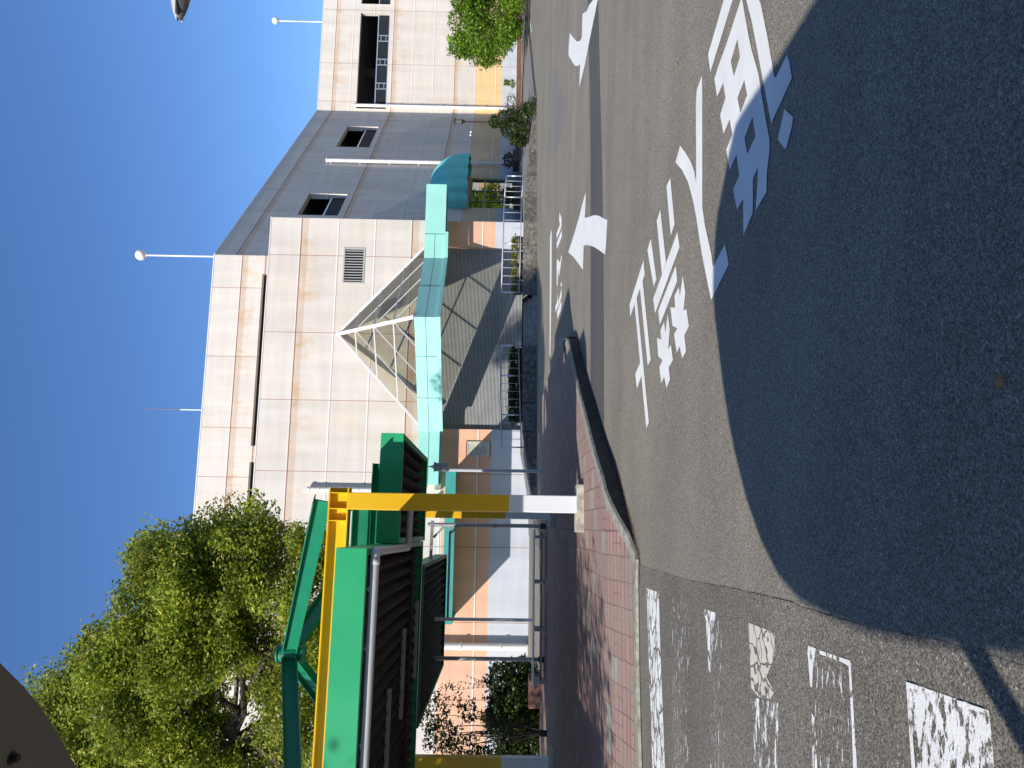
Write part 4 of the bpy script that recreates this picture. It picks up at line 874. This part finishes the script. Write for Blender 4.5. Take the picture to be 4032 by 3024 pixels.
# drain: along the fascia, back, then to the column
dz = RZ0-.085; py0 = lf[1]+.14; px1 = kxy(1484, 2170, dz)[0]; mb = MB()
def rounded(pts, r, n=5):
    out = [Vector(pts[0])]
    for i in range(1, len(pts)-1):
        p = Vector(pts[i]); a = (Vector(pts[i-1])-p).normalized(); b_ = (Vector(pts[i+1])-p).normalized()
        for k in range(n+1): t = k/n; out.append((p+a*r).lerp(p, t).lerp(p.lerp(p+b_*r, t), t))
    return out+[Vector(pts[-1])]
yb = kxy(1606, 2080, dz)[1]
mb.tube(rounded([(-8.2, py0, dz+.03), (px1, py0, dz), (px1-.02, yb, dz-.02), (-.05, yb, dz-.03)], .1), .055, 16)
for x in (-8, -5.6, -3.4, px1-.12): mb.tube([(x-.04, py0, dz+.0), (x+.04, py0, dz+.0)], .062, 16)
for y in (py0+.12, yb-.12): mb.tube([(px1-.01, y-.03, dz-.006), (px1-.01, y+.03, dz-.006)], .062, 16)
dp = kb('drainpipe', mb, M_pipe, smooth=True)
mb = MB()
for x in (-2.9+xL+1.7, xL-.5, xL-2.3): mb.tube([(x, py0, dz+.05), (x, py0-.0, RZ0+.02)], .008, 8); mb.box(x-.03, x+.03, py0-.02, py0+.02, dz+.05, dz+.065)
each(mb, 'pipe_bracket', M_alu, dp)

# rear canopy roof with grey posts
rear = empty('rear_canopy', K.w(0, 0), CAZ, 'dark green flat canopy on grey posts behind the big canopy', 'canopy')
roof('roof_panel', r3n[0], r3[0], lbk[1]+.35, max(r3[1], r3l[1]), RZ0, RZ1, .09, M_dgreen, M_void2, .225, rear)
def post(px_, py_, ht, base_z=.2):
    q = g(px_, py_, base_z); x, y = K.loc((q.x, q.y)); mb = MB(); mb.tube([(x, y, base_z+.1), (x, y, ht)], .055, 14); o = kb('post', mb, M_steel, rear)
    mb = MB(); mb.tube([(x, y, base_z-.02), (x, y, base_z+.16)], .085, 14); kb('post_shoe', mb, M_dark, o); return x, y
pa = post(2150, 2072, 3.45); pb = post(2143, 2597, 3.3); q = FR.loc(K, atY(2095, 2442, 19.9)); mb = MB(); mb.tube([(q[0], q[1], .5), (q[0], q[1], 3.4)], .045, 14); kb('post', mb, M_white, rear)
mb = MB(); mb.bar((pa[0], pa[1], 2.83), (q[0], q[1], 2.83), .05, .06); mb.bar((pa[0]+.1, pa[1], 3.32), (pa[0]-1.1, pa[1]-.2, 3.32), .07, .08); mb.bar((pa[0]-.05, pa[1], 3.0), (pa[0]-.35, pa[1], 3.28), .03, .06); mb.bar((pa[0], pa[1], 2.6), (pa[0]-.22, pa[1], 2.8), .03, .05)
kb('bracket_arm', mb, M_steel, rear)
mb = MB(); mb.tube([(0, 0, 0), (.04, -.02, -.05), (.02, 0, -.12)], .012, 6); mb.tube([(0, 0, 0), (-.04, .01, -.05)], .012, 6)
rb_ = mb.build('ribbon', mat('ribbon_pink', (.75, .03, .16), .6)); rb_.location = K.w(pa[0]-.02, pa[1]-.07, 1.62); tag(rb_, 'pink ribbon tied round a grey post under the canopy', 'ribbon')
# low white rail bench
ba = g(2150, 2085, .2); bb_ = g(2148, 2715, .2); bx0, by0 = K.loc((bb_.x, bb_.y)); bx1, by1 = K.loc((ba.x, ba.y)); yb_ = (by0+by1)/2
t = empty('slatted_bench', K.w(bx0, yb_, .2), CAZ, 'long low bench of white slats on the brick paving behind the columns', 'bench'); Lb = bx1-bx0
for k in range(4): mb = MB(); mb.box(0, Lb, .0+k*.16, .11+k*.16, .30, .34); bevel(mb.build('seat_slat', M_white, t), .006)
for x in (.15, Lb*.36, Lb*.66, Lb-.2): mb = MB(); mb.box(x-.04, x+.04, .02, .57, 0, .299); mb.build('leg', M_steel, t)
mb = MB(); mb.box(0.05, Lb-.05, .26, .30, .08, .14); mb.build('stretcher', M_steel, t)

# ================================================================ RAILINGS AND PLANTERS
def railing(pA, pB, n, label, posts):
    t = empty('railing', pA, 0, label, 'railing', 'steel railings on the retaining walls'); d = pB-pA; d.z = 0; L = d.length; a = math.atan2(d.y, d.x); R = Matrix.Rotation(a, 4, 'Z'); dzz = pB.z-pA.z
    f = lambda x, z: R @ Vector((x, 0, z+dzz*x/L)); mb = MB(); mb.tube([f(0, .96), f(L, .96)], .03, 10); mb.build('top_rail', M_pipe, t, smooth=True); mb = MB(); mb.tube([f(0, .16), f(L, .16)], .022, 10); mb.build('bottom_rail', M_pipe, t, smooth=True)
    for k in posts: x = L*k/n; mb = MB(); mb.tube([f(x, -.03), f(x, .96)], .03, 10); mb.build('post', M_alu, t, smooth=True)
    mb = MB()
    for k in range(n+1):
        if k in posts: continue
        x = L*k/n; mb.tube([f(x, .16), f(x, .96)], .012, 8)
    each(mb, 'baluster', M_pipe, t, smooth=True)
def onwall(y):
    ys = [r[0] for r in RW]
    for i in range(len(ys)-1):
        if ys[i] >= y >= ys[i+1]: k = (ys[i]-y)/(ys[i]-ys[i+1]); p = RP[i][0].lerp(RP[i+1][0], k); z = RP[i][1]+(RP[i+1][1]-RP[i][1])*k; return Vector((p.x, p.y+.12, z))
railing(onwall(1764), onwall(1362), 13, 'long grey steel railing above the dark retaining wall left of the steps', (0, 4, 9, 13))
railing(onwall(1152), onwall(776), 12, 'grey steel railing above the sunlit retaining wall right of the steps', (0, 1, 6, 12))
railing(onwall(774), onwall(692), 4, 'short end section of steel railing beside the entrance door', (4,))
def leaves(mb, c, rad, n, size, flat=0., shell=.55, seed=None):
    c = np.array(c, float); rad = np.array(rad, float)
    u = rng.normal(size=(n, 3)); u /= np.linalg.norm(u, axis=1)[:, None]; r = (shell+(1-shell)*rng.random(n))**.6; wob = 1+.22*np.sin(u[:, 0]*5+c[0])*np.cos(u[:, 1]*6+c[1])+.12*np.sin(u[:, 2]*9+c[2]*3)
    P = c+u*rad*(r*wob)[:, None]
    d = rng.normal(size=(n, 3)); d[:, 2] *= .6; d /= np.linalg.norm(d, axis=1)[:, None]; e = np.cross(d, rng.normal(size=(n, 3))+u*.8); e /= np.linalg.norm(e, axis=1)[:, None]
    s = size*(.6+.8*rng.random(n))[:, None]
    b = len(mb.v); V = np.stack([P-d*s*.55, P+e*s*.27-d*s*.05, P+d*s*.55, P-e*s*.27-d*s*.05], 1).reshape(-1, 3)
    mb.v += V.tolist(); mb.f += [(b+4*i, b+4*i+1, b+4*i+2, b+4*i+3) for i in range(n)]; mb.mi += [0]*n
def branch(mb, a, b_, r0, r1, jit=.12, n=5):
    a = Vector(a); b_ = Vector(b_); L = (b_-a).length; pts = [a.lerp(b_, k/n)+Vector((random.gauss(0, jit), random.gauss(0, jit), random.gauss(0, jit)))*(L*.12 if 0 < k < n else 0) for k in range(n+1)]
    mb.tube(pts, [r0+(r1-r0)*k/n for k in range(n+1)], 7)
def planter(p, kind, label, grp, seed):
    t = empty('planter', p, 0, label, 'planter', grp); mb = MB()
    if kind == 'barrel':
        mb.lathe([(0, 0), (.25, 0), (.31, .14), (.33, .26), (.32, .38), (.29, .38), (.29, .30), (0, .30)], (0, 0, 0), 20); mb.build('tub', M_wood, t)
        mb = MB(); 
        for z, r in ((.08, .29), (.30, .332)): mb.lathe([(r, z-.015), (r+.008, z-.015), (r+.008, z+.015), (r, z+.015)], (0, 0, 0), 20)
        mb.build('hoop', M_steel, t); mb = MB(); leaves(mb, (0, 0, .44), (.36, .33, .20), 800, .075, shell=.2); mb.build('plant', M_lf_yel, t, fix=False)
    else:
        mb.box(-.75, .75, -.18, .18, 0, .3); mb.box(-.78, .78, -.2, .2, .27, .33); mb.build('trough', M_dark, t)
        mb = MB(); leaves(mb, (-.35, 0, .5), (.5, .24, .22), 1100, .08, shell=.2); leaves(mb, (.35, 0, .5), (.5, .24, .22), 1100, .08, shell=.2); mb.build('plant', M_lf_dark, t, fix=False)
    return t
names = ['nearest the steps', 'second from the steps', 'third from the steps', 'farthest from the steps']
for k, y in enumerate((1128, 1068, 1010, 950)):
    p = onwall(y); p.y += .55; p.z = .53; planter(p, 'barrel', 'half barrel planter with yellow green flowers behind the railing, '+names[k], 'half barrel planters', k)
for k, y in enumerate((1440, 1525, 1600)):
    p = onwall(y); p.y += .5; p.z = .5; planter(p, 'trough', 'dark trough planter with low shrub behind the left railing, '+['nearest the steps', 'in the middle of three', 'farthest left of three'][k], 'trough planters', k)
# box planters with dry shrubs at the wing wall
for (y, lb, m) in ((690, 'brown box planter with thin dry shrub at the foot of the shaded wing wall', M_lf_dry), (838, 'box planter with dark shrub left of the entrance door', M_lf_dark)):
    x, _ = WG.px(2040, y); p = WG.w(x, -1.1, .5); t = empty('box_planter', p, W_az, lb, 'planter'); mb = MB(); mb.box(-1.2, 1.2, -.4, .4, 0, .45); bevel(mb.build('box', mat('planter_brown', (.11, .07, .055), .85, noise=.2), t), .02)
    mb = MB(); leaves(mb, (0, 0, .75), (1.1, .4, .45), 900, .12); mb.build('plant', m, t, fix=False)

# ================================================================ VEGETATION
def lump_bush(name, p, lobes, n, size, m, label, cat='shrub', trunk=True, grp=None):
    t = empty(name, p, 0, label, cat, grp)
    if trunk:
        mb = MB()
        for lx, ly, lz, r in lobes: branch(mb, (random.uniform(-.08, .08), random.uniform(-.08, .08), 0), (lx*.8, ly*.8, lz), .02, .006)
        mb.build('stem', M_bark, t)
    mb = MB()
    for lx, ly, lz, r in lobes: leaves(mb, (lx, ly, lz), (r, r, r*.9), n, size)
    mb.build('foliage', m, t, fix=False); return t
bp_ = atY(2056, 110, 50); L = []
random.seed(3)
for k in range(26):
    z = random.uniform(.6, 4.3); R_ = 2.5*math.sin(min(1, (z+.5)/2.6)*1.57)*(1-.42*max(0, (z-2.6)/2.4)); a = random.random()*6.28; L.append((R_*math.cos(a)*random.uniform(.6, 1), R_*math.sin(a)*random.uniform(.6, 1), z, random.uniform(.7, 1.05)))
lump_bush('round_bush', (bp_.x+.4, 50, .45), L+[(0, 0, 2.3, 1.8), (0, 0, 4.4, .8)], 560, .17, M_lf_bush, 'big round bright green bush in front of the sunlit right wing', 'bush')
# off-picture companion bushes along the same bed (seen mirrored in the entrance door)
for k, x in enumerate((28.6, 32)):
    L2 = [(q[0]*1.1, q[1], q[2], q[3]) for q in L]; t = lump_bush('round_bush', (x, 59+2.5*k, .45), L2, 300, .2, M_lf_bush, ['green bush hidden directly behind the big round bush', 'green bush farthest back beside the right wing, past the round bush'][k], 'bush')
sp_ = atY(2100, 490, 38); L = [(-.2, 0, .5, .55), (.5, .1, .5, .5), (.1, 0, 1.0, .6), (-.55, 0, .35, .45), (.25, -.1, 1.5, .45), (-.25, .1, 1.3, .42), (.1, 0, 1.95, .32), (-.8, 0, .9, .3), (.8, 0, .2, .35), (-.95, -.1, .55, .3), (.45, 0, 1.1, .4)]
lump_bush('shrub', (sp_.x, 38, .15), L, 700, .10, M_lf_dark, 'dark green conifer shrub at the right end of the retaining wall')
q = atY(2075, 425, 41); lump_bush('shrub', (q.x, 41, .3), [(0, 0, .5, .5), (.3, 0, .9, .45), (-.3, 0, .8, .35)], 260, .09, M_lf_dry, 'bare greyish dry shrub just right of the dark conifer shrub')
q = atY(2112, 430, 36.5); lump_bush('shrub', (q.x, 36.5, .05), [(0, 0, .15, .25), (.4, 0, .12, .22), (-.3, 0, .1, .2)], 200, .07, M_lf_dark, 'low weeds at the foot of the conifer shrub by the road', 'weeds')
q = atY(2035, 330, 62); lump_bush('shrub', (q.x, 62, .55), [(0, 0, .5, .35), (.1, 0, 1.0, .25)], 160, .16, M_lf_bush, 'small pale green sapling against the grey base of the right wing', 'sapling')
# bed with reddish edge in front of right wing
mb = MB(); a = atY(2052, -300, 58); mb.box(17, 60, 57, 59, .4, .72); struct(mb.build('planting_bed', mat('soil_red', (.19, .09, .06), .95, noise=.4, nscale=3)))
# left shrubs under the canopy
random.seed(5)
q = atY(2120, 2740, 25); L = [(random.uniform(-2.2, 1.7), random.uniform(-.5, .5), random.uniform(.2, 1.5), random.uniform(.45, .7)) for k in range(30)]
t = lump_bush('shrub', (q.x-.2, 23, .0), [(a_, b_, c_, d_*1.1) for a_, b_, c_, d_ in L], 1500, .10, M_lf_dark, 'wide dark bush in the shade left of the white bench')
mb = MB()
for k in range(16):
    x = random.uniform(-1.6, 1.9); z0q = 1.3; h_ = random.uniform(.6, 1.5); lx = random.uniform(-.35, .35); pts = [(x, 0, z0q), (x+lx*.4, 0, z0q+h_*.6), (x+lx, 0, z0q+h_)]; mb.tube(pts, [.008, .006, .003], 5)
    for j in range(10): s_ = j/10; px_ = x+lx*s_*s_; pz = z0q+h_*s_; mb.face([(px_, 0, pz), (px_+.05, .02, pz+.03), (px_+.02, .0, pz+.06)]); mb.face([(px_, 0, pz), (px_-.05, .02, pz+.03), (px_-.02, .0, pz+.06)])
mb.build('twig', M_lf_dark, t, fix=False)
q = atY(2120, 2885, 18.5); L = [(random.uniform(-.6, .8), random.uniform(-.4, .4), random.uniform(1.5, 3.1), random.uniform(.25, .42)) for k in range(13)]
lump_bush('young_tree', (q.x, 18.5, .2), L, 150, .09, M_lf_dark, 'slender young tree with sparse leaves beside the rear left column', 'tree')
q = atY(2150, 3080, 14.0)
q2 = atY(2110, 2740, 21); mb = MB(); mb.box(-.5, .5, -.3, .3, .0, .55); o = mb.build('brick_planter', mat('planter_brick', (.20, .10, .08), .9, noise=.3, nscale=10)); o.location = (q2.x-.1, 21.6, .1); o.scale = (.8, 1, .8); tag(o, 'low red brick planter at the end of the white bench', 'planter')
# big tree behind the canopy
random.seed(11)
tp = Vector((-11.6, 20.4, 0)); tr = empty('big_tree', tp, 0, 'large leafy tree with pale green sunlit foliage behind the green canopy truss', 'tree')
lob = [(600, 2290), (655, 2200), (150, 2800), (240, 2740), (390, 2590), (330, 2900), (500, 2480), (560, 2640), (520, 2850), (640, 2250), (700, 2400), (700, 2560), (740, 2830), (820, 2230), (850, 2400), (880, 2560), (900, 2990), (1000, 2110), (980, 2280), (1010, 2450), (1060, 2640), (1110, 2820), (1060, 3000), (1120, 2200), (1160, 2370), (1240, 2200), (1250, 2500), (1260, 2750), (1300, 2950), (420, 3050), (600, 3080), (1350, 2300), (1400, 2600), (180, 2960), (250, 3100), (780, 3120), (620, 2200), (1000, 3150), (430, 2720), (640, 2960), (880, 2110), (320, 2760), (600, 2480), (1150, 3050), (1180, 2600)]
mbw = MB(); mbl = MB()
fork = [Vector((-11.2, 20.1, 4.8)), Vector((-10.7, 19.9, 6.2))]
branch(mbw, Vector((0, 0, 0)), fork[0]-tp, .30, .24, .02); branch(mbw, fork[0]-tp, fork[1]-tp, .24, .18, .04)
hubs = [atY(*p) for p in ((920, 2900, 19.6), (700, 2700, 19.6), (1060, 2550, 19.6), (780, 2400, 19.6), (500, 2700, 20), (960, 2260, 19.6))]
for h_, rr_ in zip(hubs, (.16, .11, .11, .08, .08, .07)): 
    src = fork[1] if h_ is hubs[0] or h_ is hubs[4] else hubs[0]
    branch(mbw, src-tp, h_-tp, rr_*1.25, rr_*.6, .35, 6)
lob += [(x+random.uniform(10, 90), y+random.uniform(-15, 90)) for x, y in lob if x < 900 and random.random() < .85]
for i, (x, y) in enumerate(lob):
    d = 19.6+random.uniform(-1.2, 1.5); c = atY(x, y, d); h_ = min(hubs, key=lambda q_: (q_-c).length); branch(mbw, h_-tp, c-tp, .055, .012, .5, 6)
    r = random.uniform(.7, 1.05); leaves(mbl, c-tp, (r*1.1, r*1.15, r*.9), 2600, .098, shell=.1)
    for j in range(4):
        o_ = Vector((random.gauss(0, .6), random.gauss(0, .7), random.gauss(0, .6))); o_ = o_*min(1, .85/max(o_.length, .01)); leaves(mbl, c-tp+o_, (.45, .45, .36), 330, .098, shell=.1)
mbw.build('trunk', M_bark, tr); mbl.build('crown', M_lf_tree, tr, fix=False)
# tree out of the picture on the left: dapples the canopy and pavement
tp2 = Vector((-10.8, 3.6, 0)); tr2 = empty('street_tree', tp2, 0, 'leafy street tree standing left of the picture beside the pavement', 'tree'); mbw = MB(); mbl = MB(); branch(mbw, (0, 0, 0), (0, 0, 5), .2, .14, .03)
for k in range(30):
    c = Vector((random.uniform(-2.7, 2.7), random.uniform(-2.3, 2.6), random.uniform(4.2, 8.6))); branch(mbw, (0, 0, 4.2), c, .06, .015, .3); leaves(mbl, c, (1.0, 1.0, .8), 420, .14, shell=.1)
mbw.build('trunk', M_bark, tr2); mbl.build('crown', M_lf_tree, tr2, fix=False)

tp3 = Vector((-13.4, 9.6, 0)); tr3 = empty('street_tree', tp3, 0, 'second leafy street tree, farther back left of the picture beside the canopy', 'tree'); mbw = MB(); mbl = MB(); branch(mbw, (0, 0, 0), (0, 0, 5), .22, .15, .03)
for k in range(44):
    c = Vector((random.uniform(-3, 3), random.uniform(-3.2, 3), random.uniform(2.6, 10.5))); branch(mbw, (0, 0, 4.2), c, .06, .015, .3); leaves(mbl, c, (1.15, 1.15, .9), 420, .17, shell=.1)
mbw.build('trunk', M_bark, tr3); mbl.build('crown', M_lf_tree, tr3, fix=False)

# ================================================================ LAMPS
q = g(2138, 1856, .2); t = empty('lamp_post', (q.x, q.y, .2), CAZ, 'slim grey lamp post with a boxy lantern on the far edge of the brick island', 'lamp post')
hz_ = H+(q.y/ray(1706, 1850).y)*ray(1706, 1850).z-.2; mb = MB(); mb.tube([(0, 0, 0), (0, 0, hz_-.05)], .05, 14); mb.tube([(0, 0, 0), (0, 0, .12)], .08, 14); mb.build('pole', M_pipe, t, smooth=False)
mb = MB(); mb.box(-.05, .22, -.1, .1, hz_-.42, hz_-.38); mb.box(-.05, .22, -.1, .1, hz_-.06, hz_-.02); mb.box(.0, .2, -.07, .07, hz_-.38, hz_-.06); mb.build('lantern', M_steel, t)
mb = MB(); mb.lathe([(.08, hz_-.02), (.03, hz_+.06), (.0, hz_+.2)], (.09, 0, 0), 10); mb.build('finial', mat('finial', (.7, .6, .5), .5), t)
q = atY(2055, 484, 41); t = empty('garden_lamp', (q.x, 41, .5), 0, 'dark classic garden lamp with glass lantern in front of the shaded wing', 'lamp post'); zt_ = (ray(1783, 483).z/ray(1783, 483).y)*41+H-.5
mb = MB(); mb.tube([(0, 0, 0), (0, 0, zt_-.62)], .045, 12); mb.tube([(0, 0, zt_-.7), (0, 0, zt_-.5)], [.05, .13], 12); mb.build('pole', mat('lamp_brown', (.05, .035, .035), .5), t)
mb = MB(); mb.lathe([(.13, zt_-.5), (.17, zt_-.14)], (0, 0, 0), 8); mb.build('lantern_glass', mat('lantern_glass', (.13, .13, .13), .2, noise=.1), t)
mb = MB(); mb.lathe([(.2, zt_-.14), (.2, zt_-.12), (.06, zt_-.06), (.03, zt_-.04), (0, zt_)], (0, 0, 0), 12); mb.lathe([(.17, zt_-.52), (.17, zt_-.49), (.1, zt_-.49)], (0, 0, 0), 12); mb.build('lantern_cap', mat('lamp_brown2', (.05, .035, .035), .5), t)
# road lamp head reaching in from the right
d_ = 11.5; q = atY(706, 80, d_); pz = q.z; x_tip = q.x; t = empty('street_light', (x_tip+3.6, d_, 0), 0, 'grey street light head with a dark bowl reaching in against the blue sky', 'street light')
mb = MB(); mb.tube([(0, 0, 0), (0, 0, pz-.8)], .08, 14); mb.tube([(0, 0, pz-.85), (-.3, 0, pz-.2), (-1.2, 0, pz+.03), (-2.9, 0, pz+.04)], .045, 12); mb.build('pole', M_steel, t, smooth=True)
mb = MB(); NS, NA = 18, 20; rows = []
for i in range(NS+1):
    u = i/NS; x = -3.6+.85*u; wdt = .165*math.sin(min(1, u*1.25+.02)*math.pi/2)**.6*(1 if u < .8 else 1-(u-.8)*2.2); rows.append((x, wdt))
def shell_part(a0_, a1_, sz, nm, m, off=0.):
    mb = MB(); b0_ = 0
    for x, wdt in rows:
        for k in range(NA+1):
            a = a0_+(a1_-a0_)*k/NA; mb.v.append((x, wdt*math.cos(a), pz+off+sz*wdt*math.sin(a)))
    for i in range(NS):
        for k in range(NA): q_ = i*(NA+1)+k; mb.f.append((q_, q_+1, q_+NA+2, q_+NA+1)); mb.mi.append(0)
    return mb.build(nm, m, t, smooth=True)
shell_part(0, math.pi, .75, 'housing', mat('lamp_housing', (.42, .42, .42), .4), .03); shell_part(math.pi, 2*math.pi, 1.15, 'bowl', mat('lamp_bowl', (.10, .105, .11), .15, spec=.6), .0)
mb = MB(); mb.box(-3.56, -2.78, -.15, .15, pz-.003, pz+.032); bevel(mb.build('rim', mat('lamp_rim', (.62, .62, .60), .4), t), .012)

# ================================================================ UNSEEN BUILDING ADDED BEHIND THE CAMERA TO BLOCK SKY LIGHT
sb = empty('sky_blocker_building', (16, -9, 0), 0, 'tall brown building added unseen behind the viewpoint to block sky light', 'building')
M_sb = mat('sky_blocker_wall', (.16, .14, .12), .8, noise=.15, nscale=1)
mb = MB(); mb.box(-21.3, 24, -12, 0, 0, 24); mb.build('wall', M_sb, sb)
for fl_ in range(5):
    mb = MB(); mb.box(-20, 23, 0.002, .06, 1.2+4.1*fl_, 3.4+4.1*fl_); mb.build('window', M_guard, sb)
mb = MB(); mb.box(-21.5, 24.4, -12.4, .4, 24.002, 24.3); mb.build('roof', M_sb, sb)
# ================================================================ ROUND ROOF OVERHEAD (casts the foreground shade)
DH = 2.49
_sh = [(1.82, 3.44), (1.74, 3.89), (1.69, 4.32), (1.665, 4.52), 'arc', (1.14, 5.05), (1.0, 5.1), (.75, 5.13), (.58, 5.13), (.4, 5.09), (.22, 5.01), (-.11, 4.86), (-.44, 4.66), (-.72, 4.41), (-.87, 4.21), (-1., 3.94), (-1.05, 3.65), (-1.02, 3.27), (-.97, 2.94), (-.91, 2.67), (-.84, 2.42), (-.76, 2.09), (-.6, 1.7), (-.2, 1.35), (.4, 1.2), (1.0, 1.45), (1.5, 2.0), (1.75, 2.6), (1.82, 3.0)]   # plan outline of the roof's shade, taken back up along the sun
_k = DH/math.tan(SUN_EL); _arc = [g(x, y, DH) for x, y in ((0, 2610), (80, 2690), (150, 2770), (230, 2890), (300, 3024))]; _arc = [(p.x+_k*math.cos(SUN_AZ), p.y+_k*math.sin(SUN_AZ)) for p in _arc]; _i = _sh.index('arc'); _sh[_i:_i+1] = _arc
_o = [(x-_k*math.cos(SUN_AZ), y-_k*math.sin(SUN_AZ)) for x, y in _sh][::-1]
pb_ = Vector((-.87-2.7*math.cos(SUN_AZ), 2.22-2.7*math.sin(SUN_AZ), 0)); o0 = pb_
t = empty('round_shelter', o0, 0, 'round grey shelter roof overhead, its curved rim crossing the corner beside the tree', 'shelter')
_o = [(x-o0.x, y-o0.y) for x, y in _o]; cx_ = sum(p[0] for p in _o)/len(_o); cy_ = sum(p[1] for p in _o)/len(_o); c = Vector((cx_, cy_, 0))
mb = MB(); mb.prism(_o, DH, DH+.06); mb.prism([(cx_+(x-cx_)*.97, cy_+(y-cy_)*.97) for x, y in _o], DH+.061, DH+.14); mb.build('disc_roof', M_ply, t)
mb = MB()
for k in range(64):
    a = 2*math.pi*k/64; mb.bar((c.x+.25*math.cos(a), c.y+.25*math.sin(a), DH-.003), (c.x+1.25*math.cos(a), c.y+1.25*math.sin(a), DH-.003), .012, .005)
mb.build('rib', M_ply, t)
mb = MB(); mb.tube([(0, 0, 0), (0, 0, DH-.001)], .05, 20); mb.build('post', M_steel, t)
bo = atY(20, 2965, 1.0); r = ray(22, 2975); q = C0+r*((DH-H)/r.z); q2 = C0+ray(45, 2985)*((DH-H)/ray(45, 2985).z)
mb = MB(); mb.lathe([(0, -.015), (.008, -.015), (.010, -.003), (.014, -.002), (.014, 0)], (q2.x-o0.x, q2.y-o0.y, DH), 14); mb.build('bolt', M_dark, t)
print('OBJECTS', len(bpy.data.objects))
